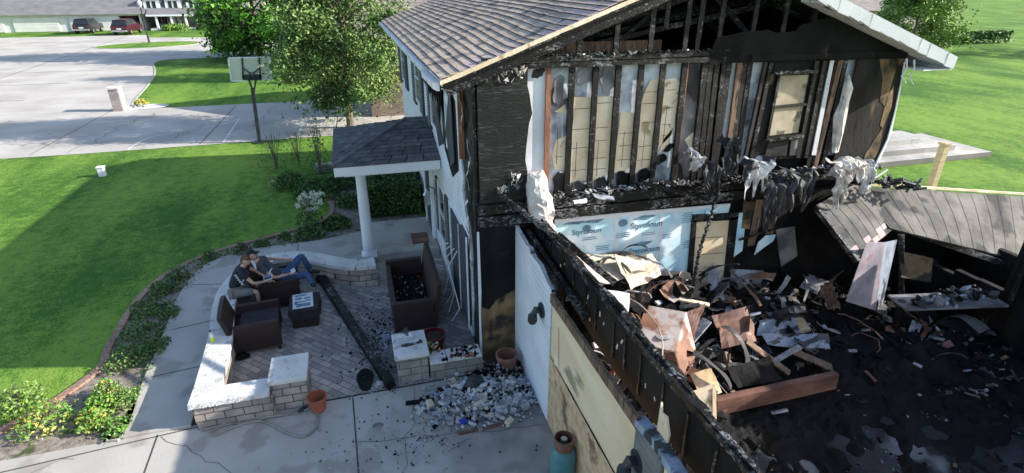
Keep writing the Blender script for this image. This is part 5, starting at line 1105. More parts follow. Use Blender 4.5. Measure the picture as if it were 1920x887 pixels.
quad_sheet('brown_cardboard', ((1294, 702), (1332, 690), (1354, 735), (1310, 745)), (.72, .75, .45, .42), M_osb, 'curved brown cardboard sheet behind the tan door frame', seed=6, bump=.08)
quad_sheet('grey_flap', ((1255, 690), (1280, 705), (1306, 740), (1275, 750)), (.7, .68, .3, .25), M_sheetbl, 'bluish flap leaning behind the header', seed=8)
quad_sheet('rust_sheet', ((1232, 545), (1270, 520), (1290, 545), (1262, 572)), (1.3, 1.4, 1.25, 1.15), M_rust, 'orange rusted sheet below the cream sheets', seed=9, bump=.08)
quad_sheet('rust_sheet', ((1280, 590), (1320, 570), (1300, 640), (1262, 665)), (1.15, 1.2, .8, .7), M_rustdk, 'dark rusted flap right of the cabinet shell', seed=11, bump=.08)
quad_sheet('scorched_plasterboard', ((1440, 560), (1395, 575), (1460, 600), (1500, 580)), (.75, .8, .7, .65), M_drygrey, 'scorched grey panel at the foot of the house wall', seed=12, bump=.1)
quad_sheet('brown_scrap', ((1470, 600), (1502, 596), (1520, 625), (1488, 630)), (.6, .62, .5, .5), M_osb, 'brown scrap between the pale blue sheets', seed=13, bump=.06)
quad_sheet('rust_sheet', ((1340, 590), (1400, 575), (1415, 640), (1350, 655)), (1.0, .95, .6, .6), M_rustdk, 'buckled dark brown sheet in the middle of the garage heap', seed=14, bump=.12)
quad_sheet('rust_sheet', ((1120, 590), (1180, 620), (1215, 690), (1160, 660)), (1.5, 1.3, .9, 1.1), M_rust, 'rusted sheet squeezed between the header and the cabinet shell', seed=15, bump=.10)
quad_sheet('charred_sheet', ((1360, 690), (1440, 668), (1470, 712), (1380, 728)), (.62, .6, .4, .4), M_black, 'black buckled panel behind the blistered beam', seed=16, bump=.10)
# tan moulded door frame standing up
df = thing('tan_door_panel', at(1318, 790, z=.0), 'sunlit tan moulded panel with dark rim standing behind the header', 'panel')
q = [at(*p, z=z) for p, z in (((1284, 742), .95), ((1337, 722), 1.05), ((1338, 800), .55), ((1322, 798), .55))]
mb = MB(); mb.prism(q, (.01, -.015, .01)); P('face', mb, M_plaster, df)
mb = MB()
for a, b in ((0, 1), (1, 2), (2, 3)): mb.bar(q[a] + Vector((0, -.02, .01)), q[b] + Vector((0, -.02, .01)), .05, .03)
P('rim', mb, M_lath, df)
mb = MB(); mb.bar(q[0].lerp(q[1], .7), q[3].lerp(q[2], .4), .07, .02); P('recess', mb, M_rustdk, df)
# tyre-like black arcs
mb = MB(); c = at(1385, 715, z=.35); mb.tube([c + Vector((.42 * math.cos(a), .30 * math.sin(a), .10 * math.sin(a))) for a in [R(10 + i * 15) for i in range(13)]], .035, 7); tag(mb.build('rubber_hoop', M_clothdk), 'black arc of a burnt tyre behind the tan panel', 'tyre')
mb = MB(); c = at(1400, 725, z=.25); mb.tube([c + Vector((.36 * math.cos(a), .26 * math.sin(a), .05)) for a in [R(5 + i * 15) for i in range(12)]], .03, 7); tag(mb.build('rubber_hoop', M_clothdk), 'smaller black tyre bead nested under the first', 'tyre')
# hanging chain
mb = MB(); a = at(1347, 345, y=-.45); b = at(1285, 585, y=-.95)
for i in range(46):
    t = i / 46; p = a.lerp(b, t) + Vector((.03 * math.sin(t * 9), 0, 0)); d = (b - a).normalized() * .032
    mb.tube([p - d, p + d], [.022, .02], 6) if i % 2 else mb.obox(p, (.05, .05, .07), (.3, .4, i))
tag(mb.build('hanging_chain', M_char), 'sooty chain hanging from the ledge down to the heap', 'chain')
# hanging metal sheet from roof fragment
quad = [at(1625, 455, y=-1.45), at(1682, 450, y=-1.15), at(1652, 585, y=-1.3), at(1586, 565, y=-1.5)]
t = thing('hanging_metal_sheet', quad[3], 'pale pinkish metal sheet hanging from the torn roof fragment', 'sheet metal')
mb = MB(); mid0 = quad[0].lerp(quad[1], .45) + Vector((.02, -.06, 0)); mid1 = quad[3].lerp(quad[2], .75) + Vector((.02, -.05, 0))
mb.prism([quad[0], mid0, mid1, quad[3]], (.006, .012, 0)); P('panel', mb, M_sheetpk, t)
mb = MB(); mb.prism([mid0, quad[1], quad[2], mid1], (.006, .012, 0)); P('folded_edge', mb, M_sheetbl, t)
quad_sheet('pink_shingle_scrap', ((1590, 458), (1632, 448), (1640, 475), (1606, 490)), (1.98, 2.0, 1.86, 1.84), M_shpink, 'pinkish shingle scrap at the lower tip of the roof fragment', seed=21)
# insulation wad hanging at the corner
mb = MB(); path = smooth_line([at(1003, 325, y=-.1), at(1008, 355, y=-.16), at(1012, 385, y=-.2), at(1020, 412, y=-.22), at(1032, 436, y=-.25)], 5)
rr = [.04 + .16 * math.sin(math.pi * min(1, .12 + .8 * i / (len(path) - 1))) ** .7 for i in range(len(path))]
mb.tube(path, rr, 14)
for v in mb.v:
    v += Vector((noise.noise(v * 7), noise.noise(v * 8 + Vector((3, 0, 0))), noise.noise(v * 9))) * .06
tag(mb.build('insulation_wad', M_insul), 'white insulation wad hanging off the ledge where garage meets house', 'insulation')
# draped scorched cloths along the ledge at right
def drape(px, y0, w, l, m, label, seed, name='scorched_cloth', cat='cloth'):
    c = at(*px, y=y0); mb = MB(); n = 22; vs = []
    for i in range(n + 1):
        for j in range(n + 1):
            u = i / n - .5; v = j / n
            nz = lambda a, b: noise.noise(Vector((u * a, v * b, seed)))
            ragged = 1 + .9 * noise.noise(Vector((u * 7, seed, 2)))
            if v < .35: p = Vector((u * w * (1 + .5 * nz(2, 3)), .14 - v * .8, .07 * nz(5, 4) + .05 * math.sin(u * 9 + seed) + .04))
            else: p = Vector((u * w * (1 - .5 * (v - .35)) + .10 * nz(2, 3), -.14 + .10 * nz(9, 3), -(v - .35) * l * ragged * 1.3))
            p += Vector((nz(9, 7), nz(8, 9), nz(10, 8))) * .028
            vs.append(c + p)
    fs = [(i * (n + 1) + j, (i + 1) * (n + 1) + j, (i + 1) * (n + 1) + j + 1, i * (n + 1) + j + 1) for i in range(n) for j in range(n)]
    k = len(vs); mb.add(vs + [v + Vector((0, .008, -.004)) for v in vs], fs + [tuple(a + k for a in f[::-1]) for f in fs])
    return tag(mb.build(name, m), label, cat)
drape((1300, 290), -.25, .25, .25, M_cloth, 'small grey rag draped between the burnt studs left of the chain', 1.3)
drape((1365, 268), -.3, .32, .55, M_clothdk, 'dark rag draped on the ledge just right of the chain', 2.1)
drape((1330, 315), -.4, .35, .5, M_clothdk, 'black sooty garment hanging low over the ledge by the chain', 6.4)
drape((1415, 305), -.45, .55, .5, M_cloth, 'white scorched cloth draped over the ledge below the gable window', 3.7)
drape((1448, 345), -.5, .45, .8, M_clothdk, 'black charred garment hanging beneath the gable window', 4.2)
drape((1500, 325), -.5, .6, .55, M_clothdk, 'burnt cloth bundle hanging beside the roof fragment', 5.5)
drape((1590, 305), -.45, .75, .3, M_insul, 'cream torn fabric draped at the right end of the ledge', 7.1)
drape((1572, 330), -.5, .3, .5, M_insul, 'hanging strip of cream insulation over the roof fragment', 8.8)
drape((1620, 310), -.4, .3, .45, M_cloth, 'grey white flap hanging at the far right of the ledge', 9.6)
mb = MB(); c = at(1583, 320, y=-.4); mb.tube([c + Vector((-.15, 0, 0)), c + Vector((.2, .02, .02))], .12, 16); tag(mb.build('white_duct', M_white), 'white duct roll on the ledge beneath the torn insulation', 'duct')
mb = MB()
for i in range(520):
    x = rnd.uniform(1.2, 7.7); k = 1 if x < 4 else 2
    mb.obox((x, rnd.uniform(-.16, .06) - (.25 if x > 4.2 else 0) * rnd.random(), 3.0 + rnd.random() * .05 * k), (rnd.uniform(.02, .14), rnd.uniform(.02, .06), rnd.uniform(.01, .03)), (rnd.uniform(-.8, .8), rnd.uniform(-.6, .6), rnd.random() * 6), rnd.choices((0, 1, 2, 3), (6, 1.6, 1, .5))[0])
tag(mb.build('ledge_debris', [M_char, M_ashlt, M_cloth, M_insul]), 'burnt splinters and plaster crumbs along the upper floor ledge', 'debris', kind='stuff')
mb = MB(); c = at(1640, 330, y=-.3)
for i in range(60): p = c + Vector((rnd.uniform(-.2, 1.0), rnd.uniform(-.3, .1), 0)); p.z = 2.75 - (p.x - c.x) * .18 + rnd.random() * .12; mb.obox(p, (rnd.uniform(.05, .3), .05, .03), (rnd.uniform(-.5, .5), rnd.uniform(-.5, .5), rnd.random() * 6))
tag(mb.build('charred_scraps', M_char), 'charred scraps piled where roof fragment meets the house corner', 'debris', kind='stuff')
plank('white_lath', (1633, 338), 2.85, (1664, 318), 3.0, .03, .02, M_white, 'thin white lath sticking up at the house corner', 'lath')
quad_sheet('white_scrap', ((1075, 375), (1100, 370), (1102, 378), (1078, 382)), (3.03, 3.04, 3.02, 3.02), M_white, 'small white scrap on the left part of the ledge', seed=31)
quad_sheet('white_scrap', ((1110, 362), (1150, 368), (1152, 376), (1120, 372)), (3.06, 3.06, 3.03, 3.03), M_dry, 'greyish board scrap on the ledge between studs', seed=32)
# shelf with clutter against the back wall of the garage
sh = thing('storage_shelf', at(1715, 660, z=0), 'charred storage shelf against the back of the garage', 'shelf')
b0 = at(1715, 660, z=0)
for zz, pxx in ((.95, 0), (.35, 0)):
    mb = MB(); mb.obox(b0 + Vector((.5, .1, zz)), (1.9, .5, .04), (0, 0, -.2)); P('shelf_board', mb, M_drygrey if zz > .5 else M_char, sh)
for dx in (-.35, 1.35):
    mb = MB(); mb.bar(b0 + Vector((dx, .1 - (dx - .5) * .2, 0)), b0 + Vector((dx, .1 - (dx - .5) * .2, 1.0)), .09, .09, up=(1, 0, 0), wob=.1, n=4); P('leg', mb, M_charv, sh)
mb = MB()
for i in range(70): mb.obox(b0 + Vector((.5 + rnd.uniform(-.8, .8), rnd.uniform(-.1, .2), 1.0 + rnd.random() * .15)), (rnd.uniform(.04, .22), rnd.uniform(.03, .14), rnd.uniform(.01, .06)), (rnd.uniform(-.8, .8), rnd.uniform(-.8, .8), rnd.random() * 6), rnd.randrange(4))
for i in range(260): mb.obox(b0 + Vector((.2 + rnd.gauss(0, .6), -.7 + rnd.gauss(0, .35), .05 + rnd.random() * .16)), (rnd.uniform(.03, .22), rnd.uniform(.02, .10), rnd.uniform(.008, .05)), (rnd.uniform(-.9, .9), rnd.uniform(-.8, .8), rnd.random() * 6), rnd.choices(range(4), (1, 5, 3, 2))[0])
tag(mb.build('shelf_clutter', [M_sheetbl, M_clothdk, M_drygrey, M_black]), 'pale burnt clutter on and below the storage shelf', 'debris', kind='stuff')
quad_sheet('scorched_board', ((1685, 470), (1748, 485), (1745, 530), (1690, 520)), (1.6, 1.55, 1.15, 1.2), M_osbdk, 'tan scorched board leaning above the storage shelf', seed=41)

# ------------------------------------------------------------------ trees and plants
def tree(name, loc, h, crad, cbase, nleaf, lsize, mats, label, cat='tree', nclump=60, trunk_r=.13, seed=1, group=None, lean=(0, 0), wts=(3, 4, 2), shape=1.0):
    rs = random.Random(seed); t = thing(name, loc, label, cat, group)
    mb = MB(); top = Vector((lean[0], lean[1], h * .85))
    mb.tube([Vector((0, 0, -.05)), Vector((0.02, 0, .15)), Vector((.03, .02, cbase)), top * .6 + Vector((.05, 0, 0)), top], [trunk_r * 1.5, trunk_r * 1.1, trunk_r * .9, trunk_r * .55, trunk_r * .12], 10)
    cl = []
    for i in range(nclump):
        a = rs.random() * 6.283; zz = rs.random(); z = cbase * .85 + (h - cbase * .85) * zz
        prof = math.sin(math.pi * min(1, (zz * .86 + .14)) ** .8) ** .7 * shape
        r = crad * prof * (rs.random() ** .4) * (1 + .22 * noise.noise(Vector((math.cos(a) * 1.6, math.sin(a) * 1.6, z * .7 + seed))))
        c = Vector((r * math.cos(a) + lean[0] * zz, r * math.sin(a) + lean[1] * zz, z)); cl.append((c, crad * rs.choice((.12, .16, .22, .30, .36))))
        if i % 3 == 0:
            s0 = Vector((lean[0] * zz * .5, lean[1] * zz * .5, max(cbase * .8, z - r * .7)))
            mb.tube([s0, s0.lerp(c, .5) + Vector((0, 0, .1)), c], [trunk_r * .35, trunk_r * .22, trunk_r * .06], 5)
    mb.build('trunk', M_bark, t, local=True)
    mb = MB(); per = nleaf // nclump
    for c, rr in cl:
        k = rs.choices(range(len(mats)), wts[:len(mats)])[0]
        for j in range(per):
            u = Vector((rs.gauss(0, .55), rs.gauss(0, .55), rs.gauss(0, .42))) * rr
            leaf(mb, c + u, lsize * rs.uniform(.6, 1.35), k if rs.random() < .65 else rs.randrange(len(mats)))
    mb.build('crown', mats, t, local=True); return t
tree('shade_tree', (-1.95, 18.6, 0), 8.4, 2.6, 1.5, 64000, .135, [L1, L2, L3], 'leafy green shade tree on the far lawn just left of the house', nclump=150, seed=5, trunk_r=.16, wts=(2, 4, 3))
tree('shade_tree', (-9.1, 47.5, 0), 10.5, 4.1, .9, 42000, .33, [L1, L4, L2], 'bright green rounded tree behind the basketball backboard', nclump=120, seed=9, trunk_r=.25, wts=(1, 6, 2))
tree('shade_tree', (-1.5, 33.5, 0), 7.8, 2.6, 1.6, 9000, .26, [L1, L2, L4], 'smaller green tree partly hidden behind the nearer shade tree', nclump=50, seed=13, wts=(2, 4, 3))
tree('shade_tree', (.5, 40.5, 0), 8.5, 2.9, 1.5, 9000, .3, [L1, L2, L4], 'distant green tree between the shade tree and brick building', nclump=50, seed=17, wts=(2, 4, 3))
tree('round_tree', (50, 36, 0), 6.2, 3.6, .6, 22000, .28, [L2, L3, L7], 'round pale green tree beyond the right roof corner', nclump=60, seed=21, wts=(3, 5, 3))
tree('round_tree', (66, 30, 0), 7.5, 3.8, .6, 6000, .3, [L1, L2, L3], 'darker round tree farther right beyond the lawn', nclump=50, seed=23)
tree('street_tree', (-46, 70, 0), 9, 4.2, 2, 6000, .4, [L1, L2, L4], 'tall tree at the far left beside the distant driveway', nclump=50, seed=27)
tree('street_tree', (-38, 33, 0), 8, 3.4, 2, 7000, .3, [L1, L2, L4], 'tree left of the road bend near the brick mailbox pillar', nclump=55, seed=28)

def shrub(name, px, r, h, mats, label, n=500, ls=.07, stems=0, z=.0, cat='shrub', group=None, spiky=False, pos=None):
    c = at(*px, z=z) if pos is None else Vector(pos); t = thing(name, c, label, cat, group)
    mb = MB()
    for i in range(n):
        a = rnd.random() * 6.283; rr = r * rnd.random() ** .55; zz = h * rnd.random() ** .8 * (1 - .55 * (rr / r) ** 2); j = 1 + .2 * math.sin(a * 3 + c.x * 9)
        leaf(mb, Vector((rr * j * math.cos(a), rr * j * math.sin(a), zz)), ls * rnd.uniform(.6, 1.4), rnd.randrange(len(mats)))
    mb.build('foliage', mats, t, local=True)
    mb = MB()
    for i in range(max(5, stems)):
        a = rnd.random() * 6.283; k = r * (.9 if stems else .5) * rnd.random(); mb.tube([(0, 0, -.02), (k * .4 * math.cos(a), k * .4 * math.sin(a), h * .5), (k * math.cos(a), k * math.sin(a), h * (1.05 if stems else .8))], [.014, .009, .004], 5)
    mb.build('stems', M_bark, t, local=True); return t
shrub('bare_shrub', (520, 318), .55, 1.25, [L1, L2], 'tall thin twiggy shrub at the lawn edge, leftmost of the tall ones', 260, .06, 16, cat='shrub')
shrub('bare_shrub', (562, 310), .40, 1.2, [L1, L2], 'thin twiggy shrub between the leftmost tall shrub and the sapling', 180, .06, 12)
shrub('sapling', (602, 325), .30, 1.9, [L1, L2], 'slender leafy sapling left of the porch roof', 420, .08, 8, cat='sapling')
shrub('green_shrub', (545, 350), .5, .55, [L1, L2], 'mounded dark shrub at the foot of the twiggy shrubs', 1100, .085)
shrub('green_shrub', (600, 365), .7, .6, [L1, L1, L2], 'wide dark shrub left of the porch column behind the bed curve', 2000, .085)
shrub('green_shrub', (640, 350), .5, .6, [L1, L2], 'dark shrub just behind the porch eave corner', 1300, .085)
shrub('green_shrub', (655, 385), .38, .4, [L1, L2], 'low shrub tucked behind the porch column', 900, .08)
shrub('green_shrub', (632, 425), .36, .38, [L1, L2], 'round low shrub left of the porch column', 1000, .08)
shrub('green_shrub', (581, 443), .36, .42, [L1, L2, L2], 'round shrub under the hydrangea blossoms', 1000, .08)
for i, (px, r_, h_, lab) in enumerate((((535, 448), .16, .22, 'small tuft by the bed edging below the white blossoms'), ((492, 462), .18, .24, 'small tuft at the bed edging behind the reclining man'), ((456, 475), .20, .30, 'reddish shrub at the bed edging behind the boy'), ((396, 488), .20, .28, 'dark tuft at the outer corner of the walkway curve'), ((338, 522), .24, .32, 'dark leafy tuft where the walkway begins to bend'), ((305, 548), .3, .25, 'spreading shrub beside the second walkway slab'), ((278, 585), .36, .24, 'spreading shrub beside the third walkway slab'), ((262, 630), .4, .26, 'broad low shrub beside the middle of the walkway'), ((240, 680), .36, .3, 'low shrub beside the shaded walkway near the sunlit corner'), ((290, 655), .28, .18, 'ground cover tuft touching the walkway edge'), ((318, 592), .22, .18, 'thin ground cover tuft on the walkway edge farther up'))):
    shrub('bed_shrub', px, r_, h_, [L1, L2, L6] if i == 2 else [L1, L2, L2], lab, 420 if r_ < .25 else 700, .055, group=None)
shrub('garden_plant', (205, 745), .22, .36, [L5, L3, L7, L4, L2], 'yellow flowering plant in the sunny bed corner', 620, .05)
shrub('garden_plant', (190, 770), .26, .30, [L4, L3, L7], 'bright green leafy plant in the sunny bed corner', 720, .06)
shrub('garden_plant', (235, 755), .24, .26, [L3, L4, L2], 'light green plant next to the sunlit walkway edge', 480, .05)
shrub('garden_plant', (222, 805), .20, .20, [L4, L3, L2], 'small green clump closest to the driveway in the bed', 360, .05)
shrub('garden_plant', (178, 800), .20, .34, [L5, L7, L3, L4], 'yellow green spiky plant at the left of the sunny bed', 460, .06)
shrub('garden_plant', (90, 800), .40, .40, [L4, L3, L5], 'leafy bright plant farther left in the bed', 700, .06)
shrub('garden_plant', (40, 770), .40, .45, [L2, L3, L7], 'leafy plant at the far left of the bed', 700, .06)
# ground cover
mb = MB()
gl = edge; 
for i in range(1500):
    k = rnd.randrange(len(walkL) - 8); a = walkL[k]; b = min(edge[8:], key=lambda e: (e - a).length); q = a.lerp(b, rnd.random() ** 1.4 * .8 - .06)
    if noise.noise(Vector((q.x * 1.6, q.y * 1.6, 3))) > -.05: leaf(mb, Vector((q.x + rnd.gauss(0, .06), q.y + rnd.gauss(0, .06), .03 + rnd.random() * .07)), .07, rnd.randrange(3))
tag(mb.build('ground_cover', [L1, L2, L3]), 'green ground cover spreading through the curved garden bed', 'ground cover', kind='stuff')
# hydrangea with white blossoms
hyd = shrub('hydrangea', (583, 428), .34, .85, [L1, L2], 'hydrangea with round cream white blossoms beside the bed curve', 420, .08, 10)
mb = MB()
for (a, b) in ((563, 372), (570, 365), (578, 370), (586, 362), (594, 366), (601, 363), (572, 380), (584, 380), (558, 386), (600, 378), (590, 372), (580, 392), (592, 390)):
    p = at(a, b, z=.95 - (b - 362) * .012)
    for j in range(60): leaf(mb, p + Vector((rnd.gauss(0, .045), rnd.gauss(0, .045), rnd.gauss(0, .035))), .05, 0)
P('blossoms', mb, M_flow, hyd)
shrub('white_flower_shrub', (523, 348), .25, .30, [L1, L2, M_flow], 'small shrub with white flowers beside the lawn edge', 220, .06)
# dark hedge behind porch
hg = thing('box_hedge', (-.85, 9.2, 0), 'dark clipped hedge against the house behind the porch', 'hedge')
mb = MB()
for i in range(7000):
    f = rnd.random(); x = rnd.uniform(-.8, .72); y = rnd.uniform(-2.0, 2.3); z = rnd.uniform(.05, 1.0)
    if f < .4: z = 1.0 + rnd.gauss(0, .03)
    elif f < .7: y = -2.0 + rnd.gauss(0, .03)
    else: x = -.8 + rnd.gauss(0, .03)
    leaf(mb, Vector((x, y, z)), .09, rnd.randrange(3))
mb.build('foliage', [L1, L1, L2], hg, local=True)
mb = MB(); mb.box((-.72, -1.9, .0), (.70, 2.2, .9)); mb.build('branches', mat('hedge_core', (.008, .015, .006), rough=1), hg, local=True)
# stack of pale edging slabs near the shrubs
ss = thing('stone_edging', at(612, 320, z=0), 'stacked pale stone edging behind the shrubs near the court lawn', 'edging stones')
for i, zz in enumerate((0, .09, .18)):
    mb = MB(); mb.obox(at(612, 320, z=0) + Vector((.2 - .05 * i, 0, zz + .04)), (1.2 - .15 * i, .35, .075), (0, 0, .05)); P('slab', mb, M_conc, ss)
# garden light stake near hydrangea
gs_ = thing('garden_light', at(592, 418, z=0), 'little white solar light on a stake below the hydrangea', 'garden light')
mb = MB(); mb.tube([(0, 0, 0), (0, 0, .3)], .008, 5); mb.build('stake', M_dkmetal, gs_, local=True)
mb = MB(); mb.lathe((0, 0, .3), [(.02, 0), (.05, .04), (.06, .05), (.01, .09)], 8); mb.build('lamp_head', M_white, gs_, local=True)
# white utility box on lawn
ub = thing('utility_marker', at(193, 330, z=0), 'small white utility box standing alone on the left lawn', 'utility box')
mb = MB(); mb.box((-.10, -.10, 0), (.10, .10, .30)); mb.build('body', M_white, ub, local=True, bevel=.02)
mb = MB(); mb.box((-.115, -.115, .30), (.115, .115, .345)); mb.build('lid', M_white, ub, local=True, bevel=.01)

# ------------------------------------------------------------------ basketball hoop
hoop = thing('basketball_hoop', at(487, 267, z=0), 'basketball hoop with clear backboard and dark pole at the court edge', 'basketball hoop')
hb = at(487, 267, z=0)
def yp(px, py, y): return at(px, py, y=y)
yb = hb.y
mb = MB(); mb.bar(hb, yp(473, 165, yb), .13, .13, up=(0, 1, 0)); mb.obox(hb + Vector((0, 0, .03)), (.4, .4, .05)); P('pole', mb, M_dkmetal, hoop)
bo = [yp(428, 109, yb + .75), yp(506, 107, yb + .75), yp(510, 149, yb + .75), yp(434, 152, yb + .75)]
mb = MB(); mb.prism(bo, (0, .03, 0)); bb = P('backboard', mb, M_board, hoop)
mb = MB()
for i in range(4): mb.bar(bo[i], bo[(i + 1) % 4], .05, .05, up=(0, 1, 0))
P('backboard_frame', mb, M_white, bb)
mb = MB(); arm0 = yp(473, 168, yb)
for px in (456, 488): mb.bar(yp(px, 148, yb + .70), yp(px - (2 if px < 470 else 2), 109, yb + .70), .06, .05, up=(0, 1, 0))
mb.bar(yp(455, 145, yb + .7), yp(490, 145, yb + .7), .22, .05, up=(0, 1, 0))
mb.bar(yp(456, 128, yb + .7), yp(467, 136, yb + .6), .04, .04); mb.bar(yp(488, 127, yb + .7), yp(476, 136, yb + .6), .04, .04); mb.bar(yp(467, 137, yb + .6), yp(476, 137, yb + .6), .04, .04)
mb.bar(yp(466, 148, yb + .65), arm0, .07, .07); mb.bar(yp(480, 150, yb + .65), yp(475, 178, yb), .05, .05); mb.bar(yp(467, 136, yb + .6), yp(468, 150, yb + .5), .04, .04); mb.bar(yp(476, 136, yb + .6), yp(476, 150, yb + .5), .04, .04)
P('support_arm', mb, M_dkmetal, hoop)
mb = MB(); c = yp(472, 147, yb + .98); pts = [c + Vector((.23 * math.cos(a), .23 * math.sin(a), 0)) for a in [i * math.pi / 10 for i in range(21)]]; mb.tube(pts, .012, 6); P('rim', mb, M_terra, hoop)

# brick mailbox pillar with landscaping
bp_ = thing('brick_pillar', at(222, 209, z=0), 'pale brick entry pillar with light cap at the road corner', 'pillar')
b0 = at(222, 209, z=0)
mb = MB(); mb.box((b0.x - .22, b0.y, 0), (b0.x + .22, b0.y + .5, 1.12)); P('brickwork', mb, M_lbrick, bp_)
mb = MB(); mb.box((b0.x - .27, b0.y - .05, 1.12), (b0.x + .27, b0.y + .55, 1.2)); P('cap', mb, M_cap, bp_)
mb = MB(); mb.box((b0.x + .221, b0.y + .05, 0), (b0.x + .29, b0.y + .45, 1.115)); P('side_trim', mb, M_cap, bp_)
cg = at(264, 201, z=0); sheet('gravel_patch', [(cg.x + 1.35 * math.cos(a), cg.y + .75 * math.sin(a)) for a in [i * math.pi / 10 for i in range(20)]], .02, M_cap)
shrub('yellow_flowers', (266, 198), .35, .40, [L5, L5, L3], 'yellow flower clump in the gravel beside the brick entry pillar', 260, .1)
mb = MB()
for i in range(26): a = rnd.random() * 6.28; mb.rock(cg + Vector((-.5 + .8 * math.cos(a) * rnd.random(), .3 * math.sin(a), .06)), rnd.uniform(.06, .14), sq=(1, 1, .6))
tag(mb.build('stone_border', M_ashlt), 'small stones beside the brick entry pillar', 'stones', kind='stuff')

# ------------------------------------------------------------------ houses beyond
def far_window(mbp, parent, c, w, h, d=(0, -1, 0)):
    mb = MB(); mb.box((c[0] - w / 2 - .1, c[1] - .06, c[2] - .1), (c[0] + w / 2 + .1, c[1], c[2] + h + .1)); wo = P('window', mb, M_white, parent)
    mb = MB(); mb.box((c[0] - w / 2, c[1] - .09, c[2]), (c[0] - .04, c[1] - .062, c[2] + h)); mb.box((c[0] + .04, c[1] - .09, c[2]), (c[0] + w / 2, c[1] - .062, c[2] + h)); P('pane', mb, M_glass, wo)
nbh = thing('porch_house', (-18, 84, 0), 'distant brick house with long columned porch and three dormers', 'house')
X0, X1 = -26.2, -9.0; YF = 83.5
mb = MB(); mb.box((X0, YF, 0), (X1, YF + 10, 2.0)); P('wall', mb, M_lbrick, nbh)
mb = MB(); mb.prism([(X0 - .4, YF - 2.6, 1.92), (X0 - .4, YF + 4.6, 6.0), (X0 - .4, YF + 11, 1.92)], (X1 - X0 + .8, 0, 0)); rf = P('roof', mb, M_farroof, nbh)
mb = MB(); mb.box((X0 - .4, YF - 2.66, 1.75), (X1 + .4, YF - 2.5, 1.95)); P('fascia', mb, M_white, nbh)
mb = MB(); mb.box((X0 - .2, YF - 2.5, 0), (X1, YF, .25)); P('porch_floor', mb, M_cap, nbh)
for px in (297, 325, 352, 374, 402, 430): 
    x = at(px, 52, y=YF - 2.4).x; mb = MB(); mb.box((x - .12, YF - 2.5, .2), (x + .12, YF - 2.25, 1.75)); P('porch_column', mb, M_white, nbh)
for px in (287, 327, 366):
    x = at(px, 10, y=YF - .5).x; z0 = 2.55
    mb = MB(); mb.box((x - .95, YF - 1.2, z0 - .2), (x + .95, YF + 2.5, z0 + 1.2)); dm = P('dormer', mb, M_white, nbh)
    mb = MB(); mb.prism([(x - 1.15, YF - 1.4, z0 + 1.2), (x + 1.15, YF - 1.4, z0 + 1.2), (x, YF - 1.4, z0 + 2.0)], (0, 4, 0)); P('dormer_roof', mb, M_farroof, dm)
    mb = MB()
    for k in (-.55, .1): mb.box((x + k, YF - 1.23, z0 + .15), (x + k + .42, YF - 1.21, z0 + 1.0))
    P('dormer_pane', mb, M_glass, dm)
x = at(334, 50, y=YF).x; mb = MB(); mb.box((x - .55, YF - .08, .2), (x + .55, YF - .01, 1.85)); dd = P('entry_door', mb, M_white, nbh)
mb = MB(); mb.box((x - .18, YF - .11, .7), (x + .18, YF - .085, 1.6)); P('door_glass', mb, M_glass, dd)
for px in (300, 311, 318, 372, 384): 
    x = at(px, 47, y=YF).x; mb = MB(); mb.box((x - .3, YF - .05, .7), (x + .3, YF - .01, 1.6)); P('window', mb, M_glass, nbh)
gr = thing('garage_house', (-35, 84, 0), 'distant house wing with wide white garage door and one open bay', 'garage')
gx0, gx1 = -52, -27.5
mb = MB(); mb.box((gx0, 82, 0), (gx1 - 2.6, 93, 2.1)); mb.box((gx1 - 2.6, 85.5, 0), (gx1, 93, 2.1)); mb.box((gx1 - .25, 82, 0), (gx1, 85.5, 2.1)); P('wall', mb, M_gdoor, gr)
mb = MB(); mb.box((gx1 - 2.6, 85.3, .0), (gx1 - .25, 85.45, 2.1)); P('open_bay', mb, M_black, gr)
mb = MB(); mb.box((gx0, 81.9, 1.85), (gx1, 82.1, 2.1)); P('header', mb, M_gdoor, gr)
for a in (gx1 - 8.3, gx1 - 14.5, gx1 - 20.5):
    mb = MB(); mb.box((a, 81.9, .02), (a + 5, 81.97, 1.72))
    for k in range(4): mb.box((a + .05, 81.87, .06 + .42 * k), (a + 4.95, 81.9, .44 + .42 * k))
    P('garage_door', mb, M_gdoor, gr)
mb = MB(); mb.prism([(gx0 - .5, 81.4, 2.05), (gx0 - .5, 87.5, 6.6), (gx0 - .5, 93.6, 2.05)], (gx1 - gx0 + 1.2, 0, 0)); P('roof', mb, M_farroof, gr)
nb3 = thing('brick_gable_house', (-6, 80, 0), 'pale brick gable house right of the columned porch', 'house')
mb = MB(); mb.box((-15.5, 80.5, 0), (2, 90, 1.9)); P('wall', mb, M_lbrick, nb3)
mb = MB(); mb.prism([(-16, 80, 1.85), (-16, 85.2, 5.2), (-16, 90.5, 1.85)], (18.5, 0, 0)); P('roof', mb, M_brroof, nb3)
for i, px in enumerate((318, 328, 342, 385, 395)):
    shrub('porch_bush', (px, 57), .9, .9, [L3, L4, L7], ['rounded bush left of the far porch door', 'yellowish bush nearest the far porch door', 'wide bush under the far porch steps', 'bush beside the far porch right column', 'bush at the right end of the far porch'][i], 260, .28, pos=(at(px, 50, y=80.4).x, 80.4 , 0))
